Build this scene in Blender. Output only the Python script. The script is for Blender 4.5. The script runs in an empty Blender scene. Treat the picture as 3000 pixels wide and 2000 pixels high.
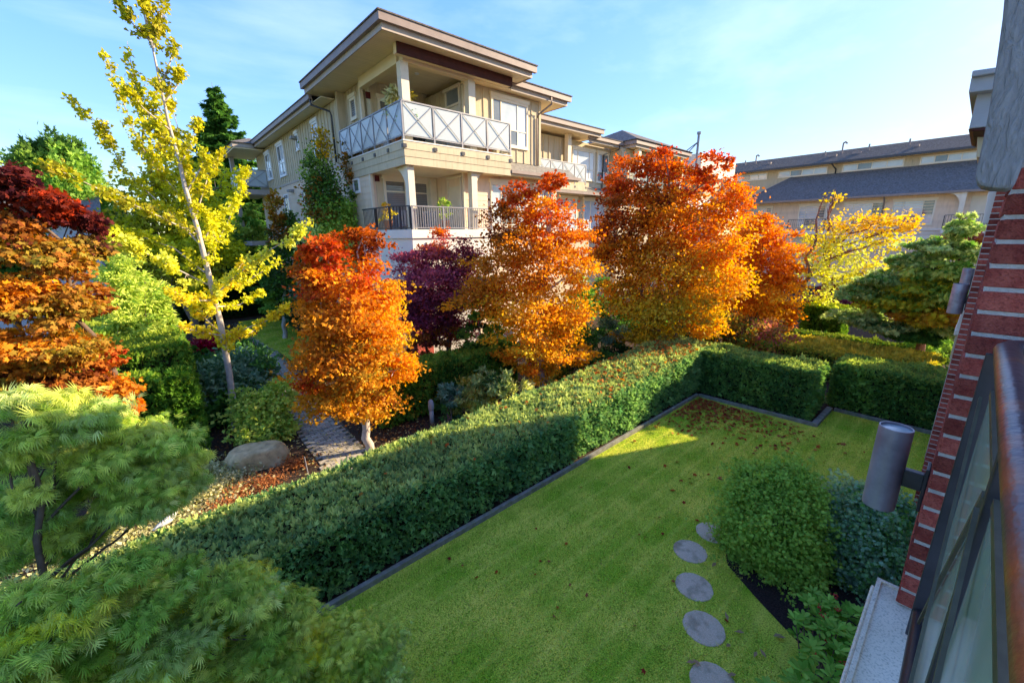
import bpy, math, random
import numpy as np
from mathutils import Vector, Matrix
random.seed(7); rng = np.random.default_rng(11)
SC = bpy.context.scene; COL = SC.collection
R = math.radians
# ------------------------------------------------------------------ camera
EYE = 4.6; FPX = 1202.13; AZ = R(48.32); PITCH = R(14.593); ROLL = R(-0.7514)
fw = Vector((math.cos(AZ)*math.cos(PITCH), math.sin(AZ)*math.cos(PITCH), -math.sin(PITCH)))
ri = fw.cross(Vector((0, 0, 1))).normalized(); up = ri.cross(fw)
c_, s_ = math.cos(ROLL), math.sin(ROLL)
RI = c_*ri + s_*up; UP = -s_*ri + c_*up
cam = bpy.data.cameras.new('camera'); co = bpy.data.objects.new('camera', cam); COL.objects.link(co)
M = Matrix((RI, UP, -fw)).transposed().to_4x4(); M.translation = (0, 0, EYE); co.matrix_world = M
cam.sensor_width = 36; cam.lens = FPX/3000*36; cam.clip_start = 0.05; cam.clip_end = 3000
SC.camera = co
# ------------------------------------------------------------------ light
SUN_AZ = R(-25.0); SUN_EL = R(23.0)
sdir = Vector((math.cos(SUN_AZ)*math.cos(SUN_EL), math.sin(SUN_AZ)*math.cos(SUN_EL), math.sin(SUN_EL)))
sun = bpy.data.lights.new('sun', 'SUN'); sun.energy = 2.0; sun.angle = R(0.5); sun.color = (1.0, 0.80, 0.54)
so = bpy.data.objects.new('sun', sun); COL.objects.link(so); so.location = (30, -20, 40)
so.rotation_euler = sdir.to_track_quat('Z', 'Y').to_euler()
world = bpy.data.worlds.new('World'); SC.world = world; world.use_nodes = True
wn = world.node_tree.nodes; wl = world.node_tree.links; wn.clear()
sky = wn.new('ShaderNodeTexSky'); sky.sky_type = 'NISHITA'; sky.sun_disc = False
sky.sun_elevation = SUN_EL; sky.sun_rotation = math.pi/2 - SUN_AZ
sky.air_density = 1.0; sky.dust_density = 0.55; sky.ozone_density = 2.2
bg = wn.new('ShaderNodeBackground'); bg.inputs['Strength'].default_value = 0.15
wo = wn.new('ShaderNodeOutputWorld')
tcw = wn.new('ShaderNodeTexCoord'); mpw = wn.new('ShaderNodeMapping'); mpw.inputs['Scale'].default_value = (1.3, 3.2, 7.0)
mpw.inputs['Rotation'].default_value = (0.1, 0.25, 0.5)
nzw = wn.new('ShaderNodeTexNoise'); nzw.inputs['Scale'].default_value = 1.6; nzw.inputs['Detail'].default_value = 7; nzw.inputs['Roughness'].default_value = 0.55
rpw = wn.new('ShaderNodeValToRGB'); rpw.color_ramp.elements[0].position = 0.47; rpw.color_ramp.elements[1].position = 0.80
rpw.color_ramp.elements[0].color = (0, 0, 0, 1); rpw.color_ramp.elements[1].color = (0.13, 0.13, 0.13, 1)
mxw = wn.new('ShaderNodeMixRGB'); mxw.inputs['Color2'].default_value = (2.4, 2.5, 2.6, 1)
wl.new(tcw.outputs['Generated'], mpw.inputs['Vector']); wl.new(mpw.outputs['Vector'], nzw.inputs['Vector'])
wl.new(nzw.outputs['Fac'], rpw.inputs['Fac']); wl.new(rpw.outputs['Color'], mxw.inputs['Fac'])
# soft shoulder of the whole sky by luminance: c -> c * 2.9 / (lum + 2.0)
bw = wn.new('ShaderNodeRGBToBW'); ad = wn.new('ShaderNodeMath'); ad.operation = 'ADD'; ad.inputs[1].default_value = 2.0
dv = wn.new('ShaderNodeMath'); dv.operation = 'DIVIDE'; dv.inputs[0].default_value = 1.75
vs_ = wn.new('ShaderNodeVectorMath'); vs_.operation = 'SCALE'; vd = wn.new('ShaderNodeHueSaturation'); vd.inputs['Saturation'].default_value = 1.26; vd.inputs['Hue'].default_value = 0.516
gmw = wn.new('ShaderNodeGamma'); gmw.inputs['Gamma'].default_value = 1.0; wl.new(sky.outputs['Color'], gmw.inputs['Color'])
wl.new(gmw.outputs['Color'], bw.inputs['Color']); wl.new(bw.outputs['Val'], ad.inputs[0]); wl.new(ad.outputs['Value'], dv.inputs[1])
wl.new(gmw.outputs['Color'], vs_.inputs[0]); wl.new(dv.outputs['Value'], vs_.inputs['Scale']); wl.new(vs_.outputs['Vector'], vd.inputs['Color'])
wl.new(vd.outputs['Color'], mxw.inputs['Color1']); wl.new(mxw.outputs['Color'], bg.inputs['Color'])
wl.new(bg.outputs['Background'], wo.inputs['Surface'])
SC.view_settings.view_transform = 'Standard'; SC.view_settings.look = 'None'
SC.view_settings.gamma = 1.0; SC.view_settings.use_curve_mapping = False
SC.view_settings.exposure = 2.8
SC.render.engine = 'CYCLES'
cy = SC.cycles
cy.use_denoising = True; cy.max_bounces = 8; cy.diffuse_bounces = 5; cy.transparent_max_bounces = 12; cy.transmission_bounces = 4
cy.sample_clamp_indirect = 6.0
try: cy.denoiser = 'OPENIMAGEDENOISE'
except Exception: pass
# ------------------------------------------------------------------ unprojection: pixel of a 2352 px wide picture -> point of the place
PS = 3000/2352
def ray(x, y):
    return RI*((x*PS-1500)/FPX) + UP*((1000-y*PS)/FPX) + fw
def onp(x, y, ax, val):          # point where the view line meets the plane  axis = val
    d = ray(x, y); o = (0, 0, EYE)[ax]; t = (val-o)/d[ax]
    return Vector((0, 0, EYE)) + d*t
def atd(x, y, dist):             # point at a horizontal distance
    d = ray(x, y); t = dist/math.hypot(d.x, d.y)
    return Vector((0, 0, EYE)) + d*t
def pxm(x, y, dist):             # metres per 2352-picture pixel there
    d = ray(x, y); return dist/math.hypot(d.x, d.y)*PS/FPX
# ------------------------------------------------------------------ materials
MATS = {}
def mat(name, c1, c2=None, scale=4.0, rough=0.75, bump=0.0, bscale=60.0, metal=0.0, spec=0.12, objvar=0.0, stretch=None, c3=None, c3scale=20.0, c3amt=0.5, detail=5.0):
    if name in MATS: return MATS[name]
    m = bpy.data.materials.new(name); m.use_nodes = True; n = m.node_tree.nodes; l = m.node_tree.links
    p = n['Principled BSDF']; p.inputs['Roughness'].default_value = rough; p.inputs['Metallic'].default_value = metal
    p.inputs['Specular IOR Level'].default_value = spec
    geo = n.new('ShaderNodeNewGeometry'); vec = geo.outputs['Position']
    if stretch:
        mp = n.new('ShaderNodeMapping'); mp.inputs['Scale'].default_value = stretch; l.new(vec, mp.inputs['Vector']); vec = mp.outputs['Vector']
    out = None
    if c2 is not None:
        nz = n.new('ShaderNodeTexNoise'); nz.inputs['Scale'].default_value = scale; nz.inputs['Detail'].default_value = detail; nz.inputs['Roughness'].default_value = 0.6
        rp = n.new('ShaderNodeValToRGB'); rp.color_ramp.elements[0].position = 0.32; rp.color_ramp.elements[1].position = 0.68
        rp.color_ramp.elements[0].color = (*c1, 1); rp.color_ramp.elements[1].color = (*c2, 1)
        l.new(vec, nz.inputs['Vector']); l.new(nz.outputs['Fac'], rp.inputs['Fac']); out = rp.outputs['Color']
    if c3 is not None:
        nz3 = n.new('ShaderNodeTexNoise'); nz3.inputs['Scale'].default_value = c3scale; nz3.inputs['Detail'].default_value = 6
        r3 = n.new('ShaderNodeValToRGB'); r3.color_ramp.elements[0].position = 0.5; r3.color_ramp.elements[1].position = 0.72
        r3.color_ramp.elements[0].color = (0, 0, 0, 1); r3.color_ramp.elements[1].color = (c3amt,)*3 + (1,)
        mx = n.new('ShaderNodeMixRGB'); mx.inputs['Color2'].default_value = (*c3, 1)
        l.new(vec, nz3.inputs['Vector']); l.new(nz3.outputs['Fac'], r3.inputs['Fac']); l.new(r3.outputs['Color'], mx.inputs['Fac'])
        if out is not None: l.new(out, mx.inputs['Color1'])
        else: mx.inputs['Color1'].default_value = (*c1, 1)
        out = mx.outputs['Color']
    if objvar:
        oi = n.new('ShaderNodeObjectInfo'); mr = n.new('ShaderNodeMapRange')
        mr.inputs['To Min'].default_value = 1-objvar; mr.inputs['To Max'].default_value = 1+objvar*0.7
        l.new(oi.outputs['Random'], mr.inputs['Value'])
        hs = n.new('ShaderNodeHueSaturation'); l.new(mr.outputs['Result'], hs.inputs['Value'])
        if out is not None: l.new(out, hs.inputs['Color'])
        else: hs.inputs['Color'].default_value = (*c1, 1)
        out = hs.outputs['Color']
    if out is not None: l.new(out, p.inputs['Base Color'])
    else: p.inputs['Base Color'].default_value = (*c1, 1)
    if bump:
        nb = n.new('ShaderNodeTexNoise'); nb.inputs['Scale'].default_value = bscale; nb.inputs['Detail'].default_value = 6
        bp = n.new('ShaderNodeBump'); bp.inputs['Strength'].default_value = bump; bp.inputs['Distance'].default_value = 0.02
        l.new(vec, nb.inputs['Vector']); l.new(nb.outputs['Fac'], bp.inputs['Height']); l.new(bp.outputs['Normal'], p.inputs['Normal'])
    MATS[name] = m; return m
def leafmat(name='leaf', trans=0.42, rough=0.6, glow=1.15):
    if name in MATS: return MATS[name]
    m = bpy.data.materials.new(name); m.use_nodes = True; n = m.node_tree.nodes; l = m.node_tree.links
    p = n['Principled BSDF']; p.inputs['Roughness'].default_value = rough; p.inputs['Specular IOR Level'].default_value = 0.06
    at = n.new('ShaderNodeAttribute'); at.attribute_name = 'Col'
    tr = n.new('ShaderNodeBsdfTranslucent'); mx = n.new('ShaderNodeMixShader'); mx.inputs['Fac'].default_value = trans
    hs = n.new('ShaderNodeHueSaturation'); hs.inputs['Value'].default_value = glow; hs.inputs['Saturation'].default_value = 1.08
    l.new(at.outputs['Color'], p.inputs['Base Color']); l.new(at.outputs['Color'], hs.inputs['Color']); l.new(hs.outputs['Color'], tr.inputs['Color'])
    l.new(p.outputs['BSDF'], mx.inputs[1]); l.new(tr.outputs['BSDF'], mx.inputs[2]); l.new(mx.outputs['Shader'], n['Material Output'].inputs['Surface'])
    MATS[name] = m; return m
def glassmat(name, tint, fac, rough=0.05, base=(0.6, 0.65, 0.68)):
    if name in MATS: return MATS[name]
    m = bpy.data.materials.new(name); m.use_nodes = True; n = m.node_tree.nodes; l = m.node_tree.links
    p = n['Principled BSDF']; p.inputs['Base Color'].default_value = (*base, 1); p.inputs['Roughness'].default_value = rough; p.inputs['Specular IOR Level'].default_value = 0.7
    t = n.new('ShaderNodeBsdfTransparent'); t.inputs['Color'].default_value = (*tint, 1)
    mx = n.new('ShaderNodeMixShader'); mx.inputs['Fac'].default_value = fac
    l.new(t.outputs['BSDF'], mx.inputs[1]); l.new(p.outputs['BSDF'], mx.inputs[2]); l.new(mx.outputs['Shader'], n['Material Output'].inputs['Surface'])
    MATS[name] = m; return m
LEAF = leafmat()
NEED = leafmat('needle', trans=0.38, rough=0.7, glow=1.2)
BARK = mat('bark', (0.16, 0.12, 0.09), (0.30, 0.24, 0.18), scale=14, rough=0.9, bump=0.6, bscale=40, stretch=(1, 1, 0.35))
BARKP = mat('bark_pale', (0.38, 0.33, 0.28), (0.55, 0.49, 0.42), scale=10, rough=0.85, bump=0.4, bscale=40)
BARKR = mat('bark_red', (0.17, 0.075, 0.06), (0.30, 0.15, 0.11), scale=12, rough=0.9, bump=0.5)
TWIG = mat('twig', (0.10, 0.07, 0.05), (0.17, 0.12, 0.09), scale=12, rough=0.9)
BATTEN = mat('olive_board', (0.52, 0.44, 0.29), (0.58, 0.49, 0.33), scale=1.2, rough=0.7, c3=(0.36, 0.30, 0.20), c3scale=5, c3amt=0.5, bump=0.1, stretch=(2.2, 2.2, .35), objvar=.05)
LAP = mat('peach_siding', (0.70, 0.55, 0.40), (0.76, 0.60, 0.44), scale=1.5, rough=0.68, objvar=0.05, c3=(0.50, 0.39, 0.28), c3scale=4, c3amt=0.45, bump=0.1, stretch=(2, 2, .5))
CREAM = mat('cream_trim', (0.70, 0.62, 0.47), (0.75, 0.67, 0.52), scale=2, rough=0.62, c3=(0.55, 0.48, 0.36), c3scale=10, c3amt=0.25)
SOFF = mat('soffit_cream', (0.80, 0.67, 0.43), (0.84, 0.71, 0.47), scale=1.5, rough=0.6, objvar=0.04)
WHITE = mat('white_panel', (0.72, 0.67, 0.58), (0.77, 0.72, 0.63), scale=2, rough=0.6, c3=(0.6, 0.55, 0.47), c3scale=4, c3amt=0.3)
GREYT = mat('taupe_fascia', (0.40, 0.34, 0.28), (0.46, 0.39, 0.33), scale=3, rough=0.6)
GUTT = mat('gutter_taupe', (0.25, 0.20, 0.175), (0.31, 0.25, 0.22), scale=3, rough=0.45)
BROWN = mat('oxblood_beam', (0.055, 0.018, 0.016), (0.085, 0.028, 0.022), scale=6, rough=0.6)
METAL = mat('grey_metal', (0.20, 0.20, 0.215), (0.27, 0.27, 0.285), scale=6, rough=0.42, metal=0.2, spec=0.5)
DMETAL = mat('dark_metal', (0.028, 0.027, 0.032), (0.05, 0.048, 0.055), scale=9, rough=0.38, metal=0.2, spec=0.5)
SHING = mat('asphalt_shingle', (0.085, 0.078, 0.07), (0.19, 0.175, 0.16), scale=9, rough=0.9, bump=0.4, bscale=50, objvar=0.16, c3=(0.2, 0.19, 0.19), c3scale=3, c3amt=0.3)
SHINGW = mat('weathered_shingle', (0.16, 0.145, 0.12), (0.27, 0.25, 0.21), scale=9, rough=0.9, bump=0.4, objvar=0.12)
WINF = mat('window_frame_cream', (0.74, 0.67, 0.52), (0.78, 0.71, 0.56), scale=2, rough=0.5)
WINW = mat('window_frame_white', (0.78, 0.78, 0.77), (0.83, 0.83, 0.82), scale=2, rough=0.45)
GLASS = mat('window_glass', (0.10, 0.12, 0.13), (0.20, 0.23, 0.25), scale=0.7, rough=0.04, spec=1.0)
GLASSB = mat('window_glass_blind_sky', (0.40, 0.47, 0.52), (0.60, 0.64, 0.66), scale=0.8, rough=0.06, spec=1.0)  # reflected sky painted into the pale blue base colour, along with pale blinds
FROST = glassmat('frosted_glass', (0.80, 0.86, 0.85), 0.74, 0.22, (0.58, 0.64, 0.65))
CLEAR = glassmat('clear_glass', (0.80, 0.86, 0.84), 0.25, 0.04, (0.4, 0.46, 0.45))
GREENG = glassmat('green_frosted_glass', (0.6, 0.75, 0.62), 0.93, 0.13, (0.46, 0.57, 0.40))
BLIND = mat('slat_blind', (0.20, 0.19, 0.20), (0.26, 0.25, 0.25), scale=2, rough=0.5)
DOORC = mat('cream_door', (0.62, 0.55, 0.42), (0.68, 0.61, 0.47), scale=3, rough=0.5)
BRICK = mat('red_brick', (0.33, 0.06, 0.045), (0.50, 0.13, 0.09), scale=22, rough=0.9, bump=0.9, bscale=170, objvar=0.42, c3=(0.16, 0.03, 0.025), c3scale=120, c3amt=0.7)
MORT = mat('mortar', (0.44, 0.41, 0.37), (0.56, 0.53, 0.48), scale=40, rough=0.95, bump=0.6, bscale=160)
CONC = mat('concrete_ledge', (0.66, 0.55, 0.38), (0.80, 0.69, 0.50), scale=7, rough=0.9, c3=(0.20, 0.19, 0.13), c3scale=130, c3amt=0.6, bump=0.25, bscale=160)
LAWN = None
SOIL = mat('dark_mulch', (0.012, 0.009, 0.009), (0.04, 0.028, 0.024), scale=60, rough=1.0, bump=1.0, bscale=70, c3=(0.11, 0.07, 0.05), c3scale=110, c3amt=0.6)
EARTH = mat('garden_soil', (0.030, 0.021, 0.015), (0.075, 0.05, 0.034), scale=18, rough=1.0, bump=1.0, bscale=60, c3=(0.15, 0.09, 0.05), c3scale=70, c3amt=0.6)
TIMB = mat('weathered_timber', (0.15, 0.145, 0.125), (0.27, 0.26, 0.22), scale=9, rough=0.9, bump=0.5, bscale=60, c3=(0.16, 0.20, 0.06), c3scale=7, c3amt=0.6)
PAVE = mat('path_paver', (0.30, 0.265, 0.20), (0.48, 0.43, 0.34), scale=14, rough=0.9, bump=0.4, bscale=80, objvar=0.28, c3=(0.10, 0.12, 0.05), c3scale=9, c3amt=0.35)
PATHB = mat('path_joint', (0.07, 0.072, 0.05), (0.11, 0.11, 0.08), scale=20, rough=1.0)
STEP = mat('pebble_stepping_stone', (0.50, 0.39, 0.25), (0.78, 0.64, 0.45), scale=150, rough=0.9, bump=0.7, bscale=180, c3=(0.16, 0.15, 0.075), c3scale=5, c3amt=0.8)
ROCK = mat('boulder_stone', (0.46, 0.33, 0.15), (0.72, 0.55, 0.29), scale=5, rough=0.9, bump=0.5, bscale=30, c3=(0.16, 0.13, 0.09), c3scale=9, c3amt=0.5)
def roughwood():
    m = bpy.data.materials.new('rough_sawn_grey'); m.use_nodes = True; n = m.node_tree.nodes; l = m.node_tree.links; p = n['Principled BSDF']; p.inputs['Roughness'].default_value = .8; p.inputs['Specular IOR Level'].default_value = .15
    g = n.new('ShaderNodeNewGeometry'); mp = n.new('ShaderNodeMapping'); mp.inputs['Scale'].default_value = (20, 42, 11); mp.inputs['Rotation'].default_value = (.35, 0, 0); nz = n.new('ShaderNodeTexNoise'); nz.inputs['Scale'].default_value = 1.6; nz.inputs['Detail'].default_value = 6; nz.inputs['Distortion'].default_value = 1.4
    l.new(g.outputs['Position'], mp.inputs['Vector']); l.new(mp.outputs['Vector'], nz.inputs['Vector']); bp = n.new('ShaderNodeBump'); bp.inputs['Strength'].default_value = 1.0; bp.inputs['Distance'].default_value = .014; l.new(nz.outputs['Fac'], bp.inputs['Height']); l.new(bp.outputs['Normal'], p.inputs['Normal'])
    r = n.new('ShaderNodeValToRGB'); r.color_ramp.elements[0].color = (.23, .22, .205, 1); r.color_ramp.elements[1].color = (.29, .28, .265, 1); r.color_ramp.elements[0].position = .3; r.color_ramp.elements[1].position = .65; l.new(nz.outputs['Fac'], r.inputs['Fac']); l.new(r.outputs['Color'], p.inputs['Base Color']); return m
ROUGHW = roughwood()
GREYP = mat('grey_paint', (0.33, 0.32, 0.31), (0.38, 0.37, 0.36), scale=4, rough=0.7)
RUST = mat('bronze_handrail', (0.07, 0.055, 0.06), (0.14, 0.10, 0.10), scale=6, rough=0.3, metal=0.45, spec=0.6, c3=(0.50, 0.16, 0.03), c3scale=5, c3amt=0.9, bump=0.15, bscale=60)
LAMPM = mat('lamp_bronze', (0.20, 0.19, 0.22), (0.40, 0.385, 0.43), scale=4, rough=0.42, metal=0.35, spec=0.5, c3=(0.11, 0.045, 0.05), c3scale=6, c3amt=0.6)
LENS = mat('lamp_lens', (0.35, 0.40, 0.38), (0.45, 0.5, 0.47), scale=6, rough=0.12, spec=0.8)
GREENPL = mat('white_clapboard', (0.66, 0.67, 0.70), (0.72, 0.73, 0.76), scale=2, rough=0.7)
YARD = mat('yard_ground', (0.05, 0.06, 0.025), (0.09, 0.085, 0.045), scale=0.9, rough=1.0, bump=0.5, bscale=12, c3=(0.07, 0.05, 0.03), c3scale=3, c3amt=0.6)
# ------------------------------------------------------------------ object helpers
def tag(o, label=None, cat=None, group=None, kind=None):
    if label: o['label'] = label
    if cat: o['category'] = cat
    if group: o['group'] = group
    if kind: o['kind'] = kind
    return o
def empty(name, loc, label, cat, group=None):
    o = bpy.data.objects.new(name, None); COL.objects.link(o); o.location = loc; o.empty_display_size = 0.2
    return tag(o, label, cat, group)
def wloc(p):
    v = Vector((0, 0, 0))
    while p is not None: v = v + Vector(p.location); p = p.parent
    return v
def link(o, parent):
    COL.objects.link(o)
    if parent is not None: o.parent = parent
    return o
def unitcube(m):
    k = 'cube_'+m.name
    if k in bpy.data.meshes: return bpy.data.meshes[k]
    me = bpy.data.meshes.new(k)
    v = [(x, y, z) for x in (-.5, .5) for y in (-.5, .5) for z in (-.5, .5)]
    f = [(0, 1, 3, 2), (4, 6, 7, 5), (0, 4, 5, 1), (2, 3, 7, 6), (0, 2, 6, 4), (1, 5, 7, 3)]
    me.from_pydata(v, [], f); me.materials.append(m); return me
def box(name, x0, x1, y0, y1, z0, z1, m, parent=None, rz=0.0):
    o = bpy.data.objects.new(name, unitcube(m)); link(o, parent)
    c = Vector(((x0+x1)/2, (y0+y1)/2, (z0+z1)/2))
    o.location = c - (wloc(parent) if parent else Vector((0, 0, 0))); o.scale = (abs(x1-x0), abs(y1-y0), abs(z1-z0)); o.rotation_euler.z = rz
    return o
class MB:
    def __init__(s): s.v = []; s.f = []
    def box(s, x0, x1, y0, y1, z0, z1):
        b = len(s.v); s.v += [(x, y, z) for x in (x0, x1) for y in (y0, y1) for z in (z0, z1)]
        s.f += [tuple(b+i for i in q) for q in ((0, 1, 3, 2), (4, 6, 7, 5), (0, 4, 5, 1), (2, 3, 7, 6), (0, 2, 6, 4), (1, 5, 7, 3))]
    def poly(s, pts): b = len(s.v); s.v += [tuple(p) for p in pts]; s.f.append(tuple(range(b, b+len(pts))))
    def prism(s, poly, d):           # polygon (3-D points) extruded by vector d
        d = Vector(d); b = len(s.v); n = len(poly)
        s.v += [tuple(p) for p in poly] + [tuple(Vector(p)+d) for p in poly]
        s.f.append(tuple(range(b, b+n))[::-1]); s.f.append(tuple(range(b+n, b+2*n)))
        for i in range(n): j = (i+1) % n; s.f.append((b+i, b+j, b+n+j, b+n+i))
    def bar(s, p, q, w, h=None, upv=(0, 0, 1)):
        p = Vector(p); q = Vector(q); h = h or w; d = (q-p).normalized(); u = Vector(upv)
        if abs(d.dot(u)) > .95: u = Vector((1, 0, 0))
        a = d.cross(u).normalized(); u = a.cross(d); b = len(s.v)
        for e in (p, q):
            for i, j in ((-1, -1), (1, -1), (1, 1), (-1, 1)): s.v.append(tuple(e + a*(i*w/2) + u*(j*h/2)))
        s.f += [(b, b+3, b+2, b+1), (b+4, b+5, b+6, b+7)] + [(b+i, b+(i+1) % 4, b+4+(i+1) % 4, b+4+i) for i in range(4)]
    def tube(s, pts, rad, n=8, caps=True):
        pts = [Vector(p) for p in pts]; rads = rad if hasattr(rad, '__len__') else [rad]*len(pts); b0 = len(s.v)
        for i, p in enumerate(pts):
            d = (pts[min(i+1, len(pts)-1)]-pts[max(i-1, 0)]).normalized(); u = Vector((0, 0, 1)) if abs(d.z) < .9 else Vector((1, 0, 0))
            a = d.cross(u).normalized(); u = a.cross(d)
            for k in range(n): t = 2*math.pi*k/n; s.v.append(tuple(p + (a*math.cos(t)+u*math.sin(t))*rads[i]))
        for i in range(len(pts)-1):
            for k in range(n): k2 = (k+1) % n; s.f.append((b0+i*n+k, b0+i*n+k2, b0+(i+1)*n+k2, b0+(i+1)*n+k))
        if caps: s.f.append(tuple(b0+k for k in range(n))[::-1]); s.f.append(tuple(b0+(len(pts)-1)*n+k for k in range(n)))
    def build(s, name, m, parent=None, smooth=False, bevel=0.0):
        off = wloc(parent) if parent else Vector((0, 0, 0))
        me = bpy.data.meshes.new(name); me.from_pydata([(v[0]-off.x, v[1]-off.y, v[2]-off.z) for v in s.v], [], s.f)
        me.materials.append(m)
        if smooth: me.polygons.foreach_set('use_smooth', [True]*len(me.polygons))
        me.update()
        o = bpy.data.objects.new(name, me); link(o, parent)
        if bevel:
            bv = o.modifiers.new('bevel', 'BEVEL'); bv.width = bevel; bv.segments = 2; bv.limit_method = 'ANGLE'
        return o
def bar_obj(name, p, q, w, h, m, parent):
    b = MB(); b.bar(p, q, w, h); return b.build(name, m, parent)
# ------------------------------------------------------------------ foliage
def T_kite(w=.38, fold=.12):
    return np.array([[0, 0, 0], [.42, w, fold], [1, 0, 0], [.42, -w, fold]], float), np.array([[0, 3, 2, 1]])
def fingers(angs, lens, w, droop=0.1):
    V = []; F = []
    for a, L in zip(angs, lens):
        ca, sa = math.cos(a), math.sin(a); b = len(V)
        for (x, y, z) in ((0, 0, 0), (.5*L, w*L, -.15*droop), (L, 0, -droop*L), (.5*L, -w*L, -.15*droop)):
            V.append((x*ca-y*sa, x*sa+y*ca, z))
        F.append((b, b+3, b+2, b+1))
    return np.array(V, float), np.array(F)
TK = T_kite(); TNARROW = T_kite(.17, .04); TFAN = (np.array([[0, 0, 0], [.82, .58, .1], [1, 0, 0], [.82, -.58, .1]], float), np.array([[0, 3, 2, 1]]))
TMAPLE = fingers([0, .75, -.75, 1.55, -1.55], [1, .9, .9, .55, .55], .24, .1)
TLACE = fingers([0, .28, -.28, .66, -.66], [1, .95, .92, .72, .7], .05, .55)
T3 = fingers([0, .85, -.85], [1, .85, .85], .27, .12)
TSPRIG = fingers([0, .6, -.6], [1, .75, .75], .17, .05)
TSPRAY = fingers([0, .5, -.5, 1.0, -1.0], [1, .85, .85, .55, .55], .16, .18)
TOBL = (np.array([[0, 0, 0], [.3, .17, .03], [.72, .19, .03], [1, 0, -.05], [.72, -.19, .03], [.3, -.17, .03]], float), np.array([[0, 5, 2, 1], [5, 4, 3, 2]]))
TOBL = (TOBL[0], np.array([[0, 5, 1, 0], ])) if False else (TOBL[0], np.array([[0, 5, 2, 1], [5, 4, 3, 2]]))
def nrm(a): return a/np.maximum(np.linalg.norm(a, axis=1, keepdims=True), 1e-9)
def rdir(n): return nrm(rng.normal(size=(n, 3)))
def leaves(name, P, D, N, S, C, tmpl, m, parent, stuff=True, vary=.12):
    """one mesh of leaves: position, axis, normal, size, colour per leaf"""
    TV, TF = tmpl; n = len(P); k = len(TV); D = nrm(D); N = N - D*np.sum(N*D, 1, keepdims=True); N = nrm(N); B = np.cross(N, D)
    V = (P[:, None, :] + S[:, None, None]*(TV[None, :, 0:1]*D[:, None, :] + TV[None, :, 1:2]*B[:, None, :] + TV[None, :, 2:3]*N[:, None, :])).reshape(-1, 3)
    F = (TF[None] + (np.arange(n)*k)[:, None, None]).reshape(-1)
    off = wloc(parent) if parent else Vector((0, 0, 0)); V = V - np.array(off)
    C = np.clip(C*(1+vary*rng.normal(size=(n, 1))), 0.002, 1)
    me = bpy.data.meshes.new(name); me.vertices.add(len(V)); me.vertices.foreach_set('co', V.astype(np.float32).ravel())
    nf = n*len(TF); w = TF.shape[1]
    me.loops.add(nf*w); me.loops.foreach_set('vertex_index', F.astype(np.int32))
    me.polygons.add(nf); me.polygons.foreach_set('loop_start', (np.arange(nf)*w).astype(np.int32))
    me.update(calc_edges=True)
    ca = me.attributes.new('Col', 'FLOAT_COLOR', 'POINT')
    cc = np.ones((len(V), 4), np.float32); cc[:, :3] = np.repeat(C, k, 0); ca.data.foreach_set('color', cc.ravel())
    me.materials.append(m); o = bpy.data.objects.new(name, me); link(o, parent)
    if stuff: o['kind'] = 'stuff'
    return o
def mixc(a, b, t): a = np.array(a, float); b = np.array(b, float); return a[None]*(1-t[:, None]) + b[None]*t[:, None]
def lobes_from_px(L, d):
    """lobes (x, y, rx, ry, extra distance, colour a, colour b) -> world ellipsoids"""
    out = []
    for (x, y, rx, ry, dd, ca, cb) in L:
        p = atd(x, y, d+dd); k = pxm(x, y, d+dd); out.append((np.array(p), rx*k, ry*k, ca, cb))
    return out
def crown(LB, n, size, flat=.5, clump=.22, tmpl=TK, m=LEAF, parent=None, per=80, droop=.15, name='crown', shell=.45, up=.35, drz=1.0, cvar=.12, out=.10, rs=.88):
    P = []; C = []; O = []
    wts = np.array([(rx*rx + 2*rx*rz) for (_, rx, rz, _, _) in LB]); wts = wts/wts.sum()
    for (c, rx, rz, ca, cb), w in zip(LB, wts):
        rx, rz = rx*rs, rz*rs
        nn = max(per, int(n*w)); ncl = max(3, nn//per)
        u = rdir(ncl); r = (shell + (1-shell)*rng.random(ncl)**.55)[:, None]
        r = r*(1 + .18*rng.normal(size=(ncl, 1))); far = rng.random(ncl) < out; r[far] *= 1.12+.38*rng.random((int(far.sum()), 1))
        cc = c + u*r*np.array([rx, rx*drz, rz])
        tcl = np.clip(.5 + .28*rng.normal(size=ncl), 0, 1)
        idx = rng.integers(0, ncl, nn)
        cs = clump*np.sqrt(rx*rz)*(.6+.8*rng.random(ncl))
        g = rng.normal(size=(nn, 3))*np.array([1, 1, flat])*cs[idx][:, None]*.75
        P.append(cc[idx]+g); C.append(mixc(ca, cb, np.clip(tcl[idx]+.22*rng.normal(size=nn), 0, 1))); O.append(nrm(P[-1]-c))
    P = np.vstack(P); C = np.vstack(C); O = np.vstack(O); nn = len(P)
    P[:, 2] = np.maximum(P[:, 2], .03)
    N = nrm(np.array([0, 0, up]) + .55*O + .55*rng.normal(size=(nn, 3)))
    D = nrm(O*.8 + .7*rng.normal(size=(nn, 3)) - np.array([0, 0, droop]))
    S = size*(.65+.7*rng.random(nn))
    return leaves(name, P, D, N, S, C, tmpl, m, parent, vary=cvar)
def limb(mb, a, b, r0, r1, wob=.06, n=6, sides=7):
    a = Vector(a); b = Vector(b); L = (b-a).length; pts = []; rr = []
    for i in range(n+1):
        t = i/n; p = a.lerp(b, t)
        if 0 < i < n: p = p + Vector((random.gauss(0, 1), random.gauss(0, 1), random.gauss(0, .5)))*wob*L*.35
        p.z += .10*L*math.sin(math.pi*t)*.4
        pts.append(p); rr.append(r0*(1-t)+r1*t)
    mb.tube(pts, rr, sides, False); return pts
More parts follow.
